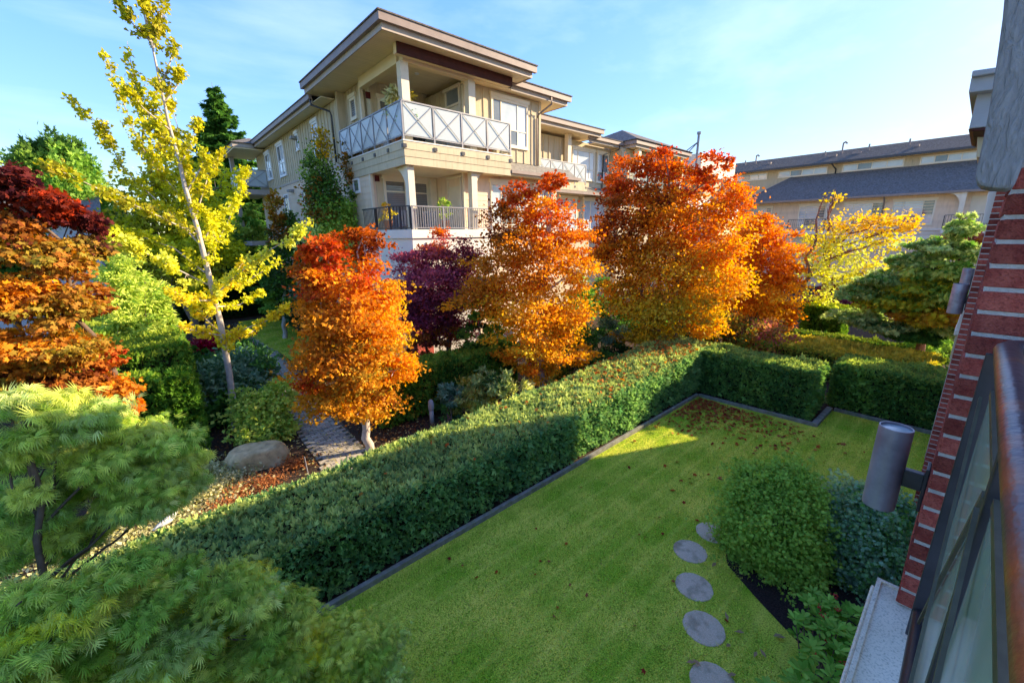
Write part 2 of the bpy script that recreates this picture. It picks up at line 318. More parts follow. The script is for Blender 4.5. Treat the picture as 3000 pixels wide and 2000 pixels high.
def tree(name, base, LB, n, size, label, cat='tree', group=None, bark=BARK, trunk_r=.09, fork=.35, tmpl=TK, m=LEAF, stems=1, twigs=3, lstep=1, **kw):
    t = empty(name, base, label, cat, group); b = Vector(base)
    top = max(LB, key=lambda q: q[0][2]); topp = Vector(top[0]); zmax = topp.z
    mb = MB(); br = MB()
    cen = Vector(np.average([q[0] for q in LB], axis=0, weights=[q[1] for q in LB]))
    forkp = b.lerp(Vector((cen.x, cen.y, b.z+(zmax-b.z)*fork)), 1.0); forkp = Vector((b.x*.45+cen.x*.55, b.y*.45+cen.y*.55, b.z+(zmax-b.z)*fork))
    for s in range(stems):
        o = Vector((0, 0, 0)) if stems == 1 else Vector((math.cos(s*2.4), math.sin(s*2.4), 0))*trunk_r*2.0
        e = forkp + (o*3.5 if stems > 1 else o)
        limb(mb, b+o-Vector((0, 0, .05)), e, trunk_r*1.15, trunk_r*.72, .05, 8, 10)
        limb(mb, e, topp + Vector((0, 0, top[2]*.5)) + o, trunk_r*.72, .012, .07, 8, 8)
    mb.build('trunk', bark, t, True)
    for (c, rx, rz, _, _) in LB[::lstep]:
        c = Vector(c); st = forkp.lerp(topp, max(0, min(.85, (c.z-forkp.z)/max(zmax-forkp.z, .1)*.7))) if c.z > forkp.z else b.lerp(forkp, .8)
        pp = limb(br, st, c, trunk_r*.36, trunk_r*.14, .1, 5, 5)
        for k in range(twigs):
            u = Vector((random.gauss(0, 1), random.gauss(0, 1), random.gauss(.3, .7))).normalized(); e = c + Vector((u.x*rx, u.y*rx, u.z*rz))*.85
            limb(br, pp[random.randint(2, 5)], e, trunk_r*.13, .006, .1, 4, 4)
    br.build('branches', bark, t, True)
    crown(LB, n, size, tmpl=tmpl, m=m, parent=t, **kw)
    return t
def surf_box(x0, x1, y0, y1, ztop, n, ybow=0.0, round_=.12, faces=('x-', 'x+', 'y-', 'y+', 'z')):
    """points + outward normals on a box-like clipped hedge; ztop may be a function of x, y"""
    zt = ztop if callable(ztop) else (lambda x, y: ztop+0*x)
    zm = float(np.mean(zt(np.array([x0, x1]), np.array([y0, y1]))))
    A = {'x-': (y1-y0)*zm, 'x+': (y1-y0)*zm, 'y-': (x1-x0)*zm, 'y+': (x1-x0)*zm, 'z': (x1-x0)*(y1-y0)}
    tot = sum(A[f] for f in faces); P = []; N = []
    for f in faces:
        k = int(n*A[f]/tot); a = rng.random(k); b = rng.random(k)
        if f == 'z': x = x0+(x1-x0)*a; y = y0+(y1-y0)*b; z = zt(x, y); nn = np.tile([0, 0, 1.], (k, 1))
        elif f[0] == 'x':
            x = np.full(k, x0 if f == 'x-' else x1); y = y0+(y1-y0)*a; z = zt(x, y)*(.04+.96*b); nn = np.tile([-1. if f == 'x-' else 1., 0, .15], (k, 1))
        else:
            y = np.full(k, y0 if f == 'y-' else y1); x = x0+(x1-x0)*a; z = zt(x, y)*(.04+.96*b); nn = np.tile([0, -1. if f == 'y-' else 1., .15], (k, 1))
        P.append(np.stack([x, y, z], 1)); N.append(nn)
    P = np.vstack(P); N = np.vstack(N)
    ph = [rng.random(3)*9 for _ in range(3)]
    def f3(p): return (np.sin(p[:, 0]*2.3+ph[0][0])*np.sin(p[:, 1]*2.9+ph[0][1]) + np.sin(p[:, 0]*5.7+p[:, 2]*4+ph[1][0])*np.sin(p[:, 1]*6.1-p[:, 2]*5+ph[1][1])*.7 + np.sin(p[:, 0]*11+ph[2][0]+p[:, 2]*9)*np.sin(p[:, 1]*12+p[:, 2]*8+ph[2][1])*.5)
    bmp = f3(P)
    P = P + N*(.035*bmp)[:, None]
    # round the top edges
    zc = zt(P[:, 0], P[:, 1]); e = np.minimum.reduce([P[:, 0]-x0, x1-P[:, 0], P[:, 1]-y0, y1-P[:, 1]])
    top = (N[:, 2] > .9) & (e < round_); P[top, 2] -= (round_-np.maximum(e[top], 0))**2/round_*.55
    side = N[:, 2] < .9; h = np.clip((zc-P[:, 2])/round_, 0, 1); P[side] -= (N[side]*[1, 1, 0])*((1-h[side])**2*round_*.5)[:, None]
    return P, N, bmp
def hedge(name, x0, x1, y0, y1, ztop, n, size, ca, cb, label, group=None, tmpl=TSPRIG, m=NEED, tip=None, faces=('x-', 'x+', 'y-', 'y+', 'z'), outw=.9, sprig_up=.45, round_=.12):
    zt = ztop if callable(ztop) else (lambda x, y: ztop+0*x)
    t = empty(name, ((x0+x1)/2, (y0+y1)/2, 0), label, 'hedge', group)
    P, N, bmp = surf_box(x0, x1, y0, y1, ztop, n, faces=faces, round_=round_); k = len(P)
    core = MB(); nx = max(2, int((x1-x0)/.5)); ins = .13
    xs = np.linspace(x0+ins, x1-ins, nx+1)
    for i in range(nx):
        zz = float(min(zt(np.array([xs[i]]), np.array([y0]))[0], zt(np.array([xs[i+1]]), np.array([y1]))[0]))-.13
        core.box(xs[i], xs[i+1]-.004, y0+ins, y1-ins, .02, zz)
    co_ = core.build('inner_branches', mat('hedge_twigs', (0.022, 0.022, 0.010), (0.055, 0.045, 0.022), scale=30, rough=1, bump=1, bscale=40), t)
    depth = rng.random(k)**1.6*.13
    P = P - N*depth[:, None]; P[:, 2] = np.maximum(P[:, 2], .02)
    D = nrm(N*outw + np.array([0, 0, sprig_up]) + .65*rng.normal(size=(k, 3))); NN = nrm(rng.normal(size=(k, 3))+N*.5+np.array([0, 0, .4]))
    tt = np.clip(.42+.25*bmp+.22*rng.normal(size=k)+.28*(N[:, 2] > .9), 0, 1.25); C = mixc(ca, cb, tt); C[:, 0] *= 1+.35*(N[:, 2] > .9)  # top sprigs lighter and yellower: sunlight on the hedge top painted into the colour
    if tip is not None:
        s = rng.random(k) < .12; C[s] = np.array(tip)
    leaves('foliage', P, D, NN, size*(.6+.8*rng.random(k))*(1+.9*(rng.random(k) < .025)), C, tmpl, m, t)
    return t
def shrub(name, base, LB, n, size, label, cat='shrub', group=None, tmpl=TK, m=LEAF, stem=True, **kw):
    t = empty(name, base, label, cat, group); b = Vector(base)
    if stem:
        mb = MB()
        for (c, rx, rz, _, _) in LB:
            for k in range(3):
                limb(mb, b+Vector((random.gauss(0, .05), random.gauss(0, .05), -.02)), Vector(c)+Vector((random.gauss(0, .4)*rx, random.gauss(0, .4)*rx, random.gauss(0, .3)*rz)), .016, .006, .1, 5, 5)
        mb.build('stems', TWIG, t, True)
    crown(LB, n, size, tmpl=tmpl, m=m, parent=t, name='foliage', **kw)
    return t
# ================================================================== SETTING: ground, lawn, path
def sheet(name, pts, z, m, kind='structure', parent=None):
    b = MB(); b.poly([(x, y, z) for x, y in pts]); o = b.build(name, m, parent); o['kind'] = kind; return o
def lawnmat():
    m = bpy.data.materials.new('lawn_turf'); m.use_nodes = True; n = m.node_tree.nodes; l = m.node_tree.links; p = n['Principled BSDF']; p.inputs['Roughness'].default_value = 1.0; p.inputs['Specular IOR Level'].default_value = 0.0
    geo = n.new('ShaderNodeNewGeometry')
    n1 = n.new('ShaderNodeTexNoise'); n1.inputs['Scale'].default_value = 1.3; n1.inputs['Detail'].default_value = 8
    r1 = n.new('ShaderNodeValToRGB'); r1.color_ramp.elements[0].color = (0.28, 0.44, 0.03, 1); r1.color_ramp.elements[1].color = (0.72, 0.67, 0.10, 1); r1.color_ramp.elements[0].position = .35; r1.color_ramp.elements[1].position = .68
    n2 = n.new('ShaderNodeTexNoise'); n2.inputs['Scale'].default_value = 60; n2.inputs['Detail'].default_value = 4
    mx = n.new('ShaderNodeMixRGB'); mx.blend_type = 'MULTIPLY'; mx.inputs['Fac'].default_value = 1.0; r2 = n.new('ShaderNodeValToRGB'); r2.color_ramp.elements[0].position = .36; r2.color_ramp.elements[1].position = .56; r2.color_ramp.elements[0].color = (.45, .5, .4, 1); r2.color_ramp.elements[1].color = (1.1, 1.1, 1.0, 1)
    l.new(geo.outputs['Position'], n1.inputs['Vector']); l.new(geo.outputs['Position'], n2.inputs['Vector']); l.new(n1.outputs['Fac'], r1.inputs['Fac'])
    l.new(r1.outputs['Color'], mx.inputs['Color1']); l.new(n2.outputs['Fac'], r2.inputs['Fac']); l.new(r2.outputs['Color'], mx.inputs['Color2']); sx = n.new('ShaderNodeSeparateXYZ'); l.new(geo.outputs['Position'], sx.inputs['Vector'])
    m1 = n.new('ShaderNodeMath'); m1.operation = 'MULTIPLY_ADD'; m1.inputs[1].default_value = .015; l.new(sx.outputs['X'], m1.inputs[0]); l.new(sx.outputs['Y'], m1.inputs[2])
    m2 = n.new('ShaderNodeMath'); m2.operation = 'MULTIPLY'; m2.inputs[1].default_value = math.pi/.36; l.new(m1.outputs['Value'], m2.inputs[0])
    m3 = n.new('ShaderNodeMath'); m3.operation = 'SINE'; l.new(m2.outputs['Value'], m3.inputs[0]); m4 = n.new('ShaderNodeMath'); m4.operation = 'ABSOLUTE'; l.new(m3.outputs['Value'], m4.inputs[0])
    r4 = n.new('ShaderNodeValToRGB'); r4.color_ramp.elements[0].position = .05; r4.color_ramp.elements[1].position = .55; r4.color_ramp.elements[0].color = (.20, .20, .20, 1); r4.color_ramp.elements[1].color = (0, 0, 0, 1); l.new(m4.outputs['Value'], r4.inputs['Fac'])
    my = n.new('ShaderNodeMixRGB'); my.inputs['Color2'].default_value = (.80, .72, .14, 1); l.new(r4.outputs['Color'], my.inputs['Fac']); l.new(mx.outputs['Color'], my.inputs['Color1']); l.new(my.outputs['Color'], p.inputs['Base Color'])
    bp = n.new('ShaderNodeBump'); bp.inputs['Strength'].default_value = .8; bp.inputs['Distance'].default_value = .02; l.new(n2.outputs['Fac'], bp.inputs['Height']); l.new(bp.outputs['Normal'], p.inputs['Normal'])
    return m
LAWN = lawnmat()
sheet('ground', [(-400, -400), (600, -400), (600, 600), (-400, 600)], -0.03, YARD)
sheet('garden_bed', [(-12, 4.76), (11.42, 4.76), (11.56, 1.96), (12.98, 1.95), (13.0, -3), (42, -3), (42, 16), (14, 16), (6.5, 12), (6.5, 34), (-12, 34)], -0.012, EARTH)
LAWNP = [(-14, -0.4), (12.94, -0.4), (12.94, 1.9), (11.5, 1.9), (11.37, 4.7), (-14, 4.7)]
sheet('lawn', LAWNP, 0.0, LAWN)
sheet('side_lawn', [(3.75, 15.6), (4.1, 15.6), (5.4, 20), (5.6, 27.5), (3.6, 27.5), (3.25, 23), (3.7, 18.6)], 0.004, LAWN)
sheet('mulch_bed', [(4.2, -.35), (4.75, .3), (4.95, .7), (5.2, 1.15), (5.5, 1.62), (6.0, 1.85), (6.9, 1.8), (7.8, 1.3), (8.3, .5), (8.3, -.35)], 0.006, SOIL)
PL = [(1.55, 6.7), (2.08, 8.38), (2.11, 9.99), (2.35, 12.1), (2.62, 18.1), (3.12, 22.8), (3.3, 27)]
PR = [(3.05, 6.7), (3.03, 8.34), (3.16, 10.24), (3.3, 12.6), (3.55, 15.5), (3.7, 18.5), (3.45, 23), (3.6, 27)]
path = sheet('path', PL + PR[::-1], -0.004, PATHB)
def lerp_edge(E, y):
    for a, b in zip(E, E[1:]):
        if a[1] <= y <= b[1]: return a[0]+(b[0]-a[0])*(y-a[1])/(b[1]-a[1])
    return E[-1][0]
npv = 0; rest = MB(); yy = 7.3; row = 0
while yy < 24:
    x0 = lerp_edge(PL, yy); x1 = lerp_edge(PR, yy); xx = x0 + (0.11 if row % 2 else 0.0)
    while xx+.21 < x1+.03:
        dz = random.uniform(-.004, .004)
        if npv < 300: box('paver', xx, xx+.205, yy, yy+.10, -.05, .012+dz, PAVE, path); npv += 1
        else: rest.box(xx, xx+.205, yy, yy+.10, -.02, .012+dz)
        xx += .22
    yy += .113; row += 1
o = rest.build('far_pavers', PAVE, path); o['kind'] = 'stuff'
# grass blades of the lawn (uncountable)
def blades(name, x0, x1, y0, y1, n, h, parent=None):
    x = x0+(x1-x0)*rng.random(n); y = y0+(y1-y0)*rng.random(n)
    ok = ~((x > 11.3) & (y > 1.85)) & ~(((x-6.3)/2.1)**2+((y+.2)/1.75)**2 < 1)
    for sx, sy in STONES: ok &= (x-sx)**2+(y-sy)**2 > .212**2
    x = x[ok]; y = y[ok]; n = len(x)
    patch = .5+.5*np.sin(x*1.7+np.sin(y*2.3)*1.5)*np.sin(y*1.9+np.sin(x*1.1)*2); ph_ = (y+.015*x)*2*math.pi/.36; stripe = np.exp(-(np.sin(ph_/2)/.40)**2)*(.75+.25*np.sin(x*3.1+y*9))
    t = np.clip(0+.36*patch+.42*stripe+.25*rng.normal(size=n), 0, 1.2)
    C = mixc((0.28, 0.46, 0.04), (0.90, 0.82, 0.15), t)
    s = rng.random(n) < .04; C[s] = (0.34, 0.26, 0.09)
    P = np.stack([x, y, np.full(n, -.002)], 1); D = nrm(np.stack([rng.normal(size=n)*1.3, rng.normal(size=n)*1.3, np.full(n, .8)], 1)); N = nrm(rng.normal(size=(n, 3))*.5+np.array([0, 0, 1.]))
    tm = (np.array([[0, .10, 0], [1, 0, .1], [0, -.10, 0]], float), np.array([[0, 1, 2]]))
    return leaves(name, P, D, N, h*(.5+rng.random(n)), C, tm, NEED, parent, vary=.26)
STONES = [(6.0, 2.04), (5.36, 2.09), (4.78, 1.76), (4.28, 1.41), (3.72, 1.06), (3.15, .8)]
blades('grass', -1, 12.9, -.35, 4.68, 240000, .036)
blades('grass', 3.5, 5.4, 16, 27, 20000, .05)
# timber edging
def tim(x0, y0, x1, y1, w, label, z1=.085):
    b = MB(); b.bar((x0, y0, z1/2-.02), (x1, y1, z1/2-.02), w, z1+.04); o = b.build('timber_edging', TIMB, None, bevel=.008)
    return tag(o, label, 'edging', 'timber edging boards round the lawn')
tim(-8, 4.735, 5.2, 4.735, .07, 'long grey timber edging at the foot of the long clipped hedge, nearest length')
tim(5.203, 4.735, 11.38, 4.735, .07, 'grey timber edging along the sunlit end of the long hedge, leaves against it')
tim(11.40, 4.70, 11.545, 1.99, .06, 'grey timber edging in front of the first short hedge across the lawn')
tim(11.52, 1.94, 12.95, 1.92, .13, 'short wide mossy green timber board in the notch between two hedges')
tim(12.96, 1.83, 12.98, -.4, .06, 'grey timber edging before the second short hedge beside the brick pier')
# stepping stones
slab = ['farthest round pebble stepping stone, half tucked under the green globe shrub', 'second farthest round stepping stone with a thin leaf at its edge', 'middle round stepping stone with a mossy brown centre', 'large round stepping stone with a fallen leaf on its right rim', 'stepping stone at the bottom with two brown leaves on its top edge', None]
for i, (sx, sy) in enumerate(STONES[:5]):
    b = MB(); pts = [(sx+.235*math.cos(2*math.pi*k/40)*(1+.012*math.sin(k*2.1+i)), sy+.235*math.sin(2*math.pi*k/40)*(1+.012*math.cos(k*1.7+i)), -.03) for k in range(40)]
    b.prism(pts, (0, 0, .040)); o = b.build('stepping_stone', STEP, None, bevel=.008); tag(o, slab[i], 'stepping stone', 'round stepping stones across the lawn')
# ================================================================== HOUSE (corner apartment building)
H = empty('apartment_building', (9.5, 18, 0), 'tall beige corner apartment building with wide brown eaves and crossed-rail glass balcony', 'building')
XW, Y0, X0 = 6.72, 12.31, 6.66
def wall(x0, x1, y0, y1, z0, z1, m, name='wall', parent=None): return box(name, x0, x1, y0, y1, z0, z1, m, parent or H)
def plankmesh(axis, m):
    k = 'plank_'+axis+m.name
    if k in bpy.data.meshes: return bpy.data.meshes[k]
    me = bpy.data.meshes.new(k)
    if axis == 'y': v = [(s, .5 if e == 0 else (-.5 if z < 0 else -.05), z) for s in (-.5, .5) for e in (0, 1) for z in (-.5, .5)]
    else: v = [(.5 if e == 0 else (-.5 if z < 0 else -.05), s, z) for s in (-.5, .5) for e in (0, 1) for z in (-.5, .5)]
    f = [(0, 1, 3, 2), (4, 6, 7, 5), (0, 4, 5, 1), (2, 3, 7, 6), (0, 2, 6, 4), (1, 5, 7, 3)]
    me.from_pydata(v, [], f); me.materials.append(m); return me
def planks(axis, c, a0, a1, z0, z1, m, parent, pitch=.2, name='siding_board', th=.024):
    z = z0; w = wloc(parent)
    while z < z1-.02:
        zt = min(z+pitch, z1); o = bpy.data.objects.new(name, plankmesh(axis, m)); link(o, parent)
        cc = Vector(((a0+a1)/2, c-th/2, (z+zt)/2)) if axis == 'y' else Vector((c-th/2, (a0+a1)/2, (z+zt)/2))
        o.location = cc-w; o.scale = (a1-a0, th, zt-z) if axis == 'y' else (th, a1-a0, zt-z); z = zt
def battens(axis, c, a0, a1, z0, z1, step, parent, skip=(), m=None):
    n = int((a1-a0)/step)
    for i in range(n+1):
        a = a0+.03+i*(a1-a0-.06)/max(n, 1)
        segs = [(z0, z1)]
        for (s0, s1, q0, q1) in skip:
            if s0-.03 < a < s1+.03: segs = [(z0, q0), (q1, z1)]
        for (p, q) in segs:
            if q-p < .08: continue
            if axis == 'y': box('batten', a-.024, a+.024, c-.028, c+.002, p, q, m or BATTEN, parent)
            else: box('batten', c-.028, c+.002, a-.024, a+.024, p, q, m or BATTEN, parent)
def window(parent, axis, c, a0, a1, z0, z1, vs=(), hs=(), fm=WINF, gm=GLASS, head=True, fw_=.085, blind=False, sill=True):
    f = MB(); d0, d1 = c-.055, c+.01; q0, q1 = c-.042, c-.012
    def B(u0, u1, w0, w1, e0, e1):
        if axis == 'y': f.box(u0, u1, e0, e1, w0, w1)
        else: f.box(e0, e1, u0, u1, w0, w1)
    B(a0-fw_, a0, z0, z1, d0, d1); B(a1, a1+fw_, z0, z1, d0, d1); B(a0-fw_, a1+fw_, z0-fw_, z0, d0-.004, d1); B(a0-fw_, a1+fw_, z1, z1+fw_, d0-.004, d1)
    if head: B(a0-fw_-.05, a1+fw_+.05, z1+fw_, z1+fw_+.13, d0-.03, d1)
    if sill: B(a0-fw_-.02, a1+fw_+.02, z0-fw_-.035, z0-fw_, d0-.02, d1)
    va = [a0]+[a0+(a1-a0)*v for v in vs]+[a1]; ha = [z0]+[z0+(z1-z0)*v for v in hs]+[z1]
    for v in va[1:-1]: B(v-.025, v+.025, z0, z1, q0, q1+.008)
    for h in ha[1:-1]:
        for i in range(len(va)-1):
            B(va[i]+(.026 if i else 0), va[i+1]-(.026 if i < len(va)-2 else 0), h-.022, h+.022, q0, q1+.008)
    o = f.build('window', fm, parent)
    for i in range(len(va)-1):
        for j in range(len(ha)-1):
            u0, u1, w0, w1 = va[i]+.006, va[i+1]-.006, ha[j]+.006, ha[j+1]-.006
            g = gm if not isinstance(gm, (list, tuple)) else gm[(i+j) % len(gm)]
            if axis == 'y': box('pane', u0, u1, c-.022, c-.012, w0, w1, g, o)
            else: box('pane', c-.022, c-.012, u0, u1, w0, w1, g, o)
    if blind:
        nb = int((z1-z0)/.07); s = MB()
        for k in range(nb):
            zz = z0+.02+k*(z1-z0-.03)/nb
            if axis == 'y': s.box(a0+.02, a1-.02, c-.03, c-.0235, zz, zz+.038)
            else: s.box(c-.03, c-.0235, a0+.02, a1-.02, zz, zz+.038)
        s.build('blind', BLIND if blind is True else blind, o)
    return o
def xrail(parent, p0, p1, n, z0, z1, m=METAL, gm=FROST, name='balcony_railing', drop=.22, ends=(1, 1), psize=.05):
    """crossed-bar balcony railing from p0 to p1 (plan), n bays: posts, rails, a pane and two braces per bay"""
    p0 = Vector((*p0, 0)); p1 = Vector((*p1, 0)); d = (p1-p0).normalized(); nn = Vector((-d.y, d.x, 0))
    t = MB(); t.bar(p0+Vector((0, 0, z1-.02)), p1+Vector((0, 0, z1-.02)), .055, .04); t.bar(p0+Vector((0, 0, z0+.12)), p1+Vector((0, 0, z0+.12)), .035, .035)
    R_ = t.build(name, m, parent)
    for i in range(n+1):
        if (i == 0 and not ends[0]) or (i == n and not ends[1]): continue
        a = p0.lerp(p1, i/n); bar_obj('post', a+Vector((0, 0, z0-drop)), a+Vector((0, 0, z1-.041)), psize, psize, m, R_)
        box('post_bracket', a.x-.06, a.x+.06, a.y-.06, a.y+.06, z0-drop-.02, z0-drop+.09, DMETAL, R_)
    for i in range(n):
        a = p0.lerp(p1, i/n); b = p0.lerp(p1, (i+1)/n); ia = a.lerp(b, .045); ib = a.lerp(b, .955)
        g = MB(); g.bar(ia+Vector((0, 0, (z0+.15+z1-.05)/2)), ib+Vector((0, 0, (z0+.15+z1-.05)/2)), .010, z1-z0-.20); g.build('pane', gm, R_)
        for k, (u, v) in enumerate(((z0+.14, z1-.05), (z1-.05, z0+.14))):
            off = nn*(.022+.012*k)*(-1 if nn.dot(p0-Vector((0, 0, 0))) > 0 else 1)
            bar_obj('brace', ia+off+Vector((0, 0, u)), ib+off+Vector((0, 0, v)), .012, .022, m, R_)
    return R_
ZS = 9.95       # main soffit
# --- shell walls (solid bodies, butted)
wall(XW, 13.6, 17.45, 31.7, 7.42, 9.69, BATTEN)                    # wing, top storey
wall(XW, 13.6, 15.05, 31.7, 0, 7.30, LAP)                          # wing, lower storeys
wall(7.03, 9.4, 15.95, 17.44, 7.36, ZS-.01, BATTEN)                # bay with the small window
wall(7.20, 9.54, 15.56, 15.94, 7.36, ZS-.01, BATTEN)               # back of the upper balcony
wall(9.42, 13.2, 12.96, 17.44, 7.36, 9.74, BATTEN)                 # right upper room
wall(9.30, 14.3, 12.98, 15.04, 0, 6.85, LAP)                       # right lower room
wall(6.74, 9.29, 13.3, 15.04, 0, 4.40, LAP)
wall(6.9, 9.3, 15.02, 15.045, 4.45, 6.75, BATTEN, 'back_wall')
wall(13.21, 23.0, 16.45, 24, 0, 9.7, BATTEN)                       # second house further along
wall(23.01, 31, 15.6, 24, 0, 9.6, BATTEN)
# --- wing cladding
def wx(x, y): return onp(x, y, 0, XW)
def cC(x, y): return ((650+x/3.92)/PS, (400+y/3.92)/PS)
def cA(x, y): return ((650+x/4.704)/PS, (100+y/4.704)/PS)
def cB(x, y): return ((1050+x/3.6185)/PS, (30+y/3.6185)/PS)
def cD(x, y): return ((1050+x/4.238)/PS, (350+y/4.238)/PS)
def cE(x, y): return ((1550+x/3.136)/PS, (320+y/3.136)/PS)
def cF(x, y): return ((2100+x/2.6133)/PS, (380+y/2.6133)/PS)
winsW = []
for (l, t, r, b) in ((cC(490, 150), None, None, cC(590, 480)), (cC(628, 60), None, None, cC(742, 405)), (cA(1010, 1310), None, None, cA(1058, 1470)), (cA(1245, 1200), None, None, cA(1345, 1480))):
    p = wx(*l); q = wx(*b); ys = sorted((p.y, q.y)); winsW.append((ys[0], ys[1], min(p.z, q.z), max(p.z, q.z)))
WZ = [(8.0, 9.25), (7.9, 9.3), (8.75, 9.3), (8.0, 9.3)]
for k, (y0_, y1_, z0_, z1_) in enumerate(winsW):
    z0_, z1_ = WZ[k]
    window(H, 'x', XW, y0_, y1_, z0_, z1_, vs=(.5,) if k != 2 else (), hs=(.42,) if k in (0, 1, 3) else (), fm=WINW, gm=[GLASS, GLASSB])
battens('x', XW, 17.5, 31.65, 7.44, 9.66, .36, H, [(a-.1, b+.1, c-.13, d+.22) for (a, b, _, _), (c, d) in zip(winsW, WZ)])
box('belt_board', XW-.04, XW+.01, 15.05, 31.7, 7.31, 7.41, GREYT, H)
planks('x', XW, 15.08, 31.65, 1.3, 7.30, LAP, H, .22)
box('corner_board', XW-.045, XW+.06, 14.99, 15.07, 1.3, 7.30, CREAM, H)
for (pa, pb, hs) in ((cC(724, 685), cC(806, 945), (.5,)), (cC(940, 640), cC(978, 735), ()), (cC(1550, 505), cC(1592, 620), ())):
    p = wx(*pa); q = wx(*pb); ys = sorted((p.y, q.y)); zs = sorted((p.z, q.z))
    window(H, 'x', XW-.015, ys[0], max(ys[1], ys[0]+.45), zs[0], zs[1], vs=(.5,) if hs else (), fm=WINW, gm=GLASS, head=False, fw_=.06)
# upper bay: corner boards and small window
box('corner_board', XW-.03, XW+.05, 17.38, 17.46, 7.42, ZS-.012, BATTEN, H)
box('bay_wall', XW, 7.03, 17.40, 17.449, 7.36, ZS-.012, BATTEN, H)
window(H, 'x', 7.03, 16.42, 16.80, 8.95, 9.5, fm=WINF, gm=GLASS, blind=True)
battens('x', 7.03, 15.98, 17.36, 7.4, ZS-.02, .34, H, [(16.2, 17.0, 8.8, 9.72)])
box('corner_board', 6.98, 7.10, 15.86, 15.98, 7.4, ZS-.012, CREAM, H)
# --- upper balcony recess: back wall, door wall
window(H, 'y', 15.56, 7.55, 8.15, 7.55, 9.35, hs=(.8,), gm=GLASS, sill=False)
window(H, 'y', 15.56, 8.30, 9.05, 7.45, 9.35, hs=(.8,), gm=GLASS, sill=False)
battens('y', 15.56, 7.22, 9.4, 7.4, ZS-.02, .36, H, [(7.4, 9.2, 7.0, 9.6)])
dm = MB(); dm.box(9.385, 9.418, 13.2, 13.95, 7.4, 9.05); dd = dm.build('door', DOORC, H)
box('door_frame', 9.36, 9.419, 13.12, 13.19, 7.4, 9.62, CREAM, dd); box('door_frame', 9.36, 9.419, 13.96, 14.03, 7.4, 9.62, CREAM, dd); box('door_frame', 9.35, 9.419, 13.10, 14.05, 9.06, 9.13, CREAM, dd); box('door_frame', 9.33, 9.419, 13.05, 14.1, 9.60, 9.70, CREAM, dd)
box('transom_pane', 9.40, 9.415, 13.2, 13.95, 9.14, 9.59, GLASS, dd); box('door_pane', 9.378, 9.384, 13.38, 13.77, 7.9, 8.85, GLASS, dd)
battens('x', 9.42, 13.0, 15.5, 7.4, ZS-.25, .34, H, [(13.05, 14.1, 7.0, 9.72)])
for (hx, hy, hz) in ((7.12, 15.5, 9.45), (6.95, 15.0, 6.62)): box('wall_alarm', hx-.08, hx+.08, hy-.01, hy+.055, hz-.1, hz+.1, mat('maroon_box', (.10, .02, .02)), H)
# --- right upper wall
window(H, 'y', 12.96, 10.72, 12.42, 7.98, 9.42, vs=(.23, .72), hs=(.36,), gm=[GLASSB, GLASS, GLASSB])
battens('y', 12.96, 9.46, 13.17, 7.38, 9.72, .38, H, [(10.55, 12.6, 7.82, 9.72)])
box('corner_board', 13.12, 13.23, 12.91, 13.0, 7.38, 9.73, BATTEN, H); box('corner_board', 9.38, 9.48, 12.90, 13.0, 7.38, 9.90, CREAM, H)
# --- balcony slab of the top storey: three lap boards on each open side
wall(X0+.04, 11.0, Y0+.04, 17.39, 6.80, 7.36, BATTEN, 'balcony_slab')
for k, (za, zb, ov) in enumerate(((6.74, 6.97, .0), (6.972, 7.18, .015), (7.182, 7.40, .03))):
    box('fascia_board', X0-ov, 11.02, Y0-ov, Y0+.04, za, zb, BATTEN, H); box('fascia_board', X0-ov, X0+.04, Y0+.041, 17.40, za, zb, BATTEN, H)
    box('fascia_board', 11.0, 11.04, Y0+.041, 12.95, za, zb, BATTEN, H)
box('deck_edge', X0-.045, 11.04, Y0-.045, Y0+.06, 7.402, 7.44, WHITE, H); box('deck_edge', X0-.045, X0+.06, Y0+.062, 17.39, 7.402, 7.44, WHITE, H)
for k in range(22): box('ceiling_board', X0+.05, 10.9, 12.40+k*.12, 12.51+k*.12, 6.765, 6.798, SOFF, H)
xrail(H, (X0, Y0), (11.0, Y0), 4, 7.45, 8.53, ends=(1, 1)); xrail(H, (X0, Y0), (X0, 17.35), 5, 7.45, 8.53, ends=(0, 1)); xrail(H, (11.0, Y0+.06), (11.0, 12.93), 1, 7.45, 8.53, ends=(0, 0))
# --- columns and beams, top storey
for (cx0, cx1) in ((6.80, 7.06), (9.28, 9.56)): box('column', cx0, cx1, 12.45, 12.70, 7.44, 9.62, CREAM, H)
box('beam', 6.82, 7.04, 12.72, 15.55, 9.62, ZS-.004, SOFF, H); box('beam', 9.30, 9.52, 12.72, 12.9, 9.62, ZS-.004, SOFF, H); box('beam', 6.9, 9.5, 12.46, 12.69, 9.625, ZS-.004, SOFF, H)
box('beam', 6.55, 10.95, 12.10, 12.16, 9.66, ZS-.004, BROWN, H); box('beam', 6.56, 10.94, 12.162, 12.36, 9.68, ZS-.004, SOFF, H)
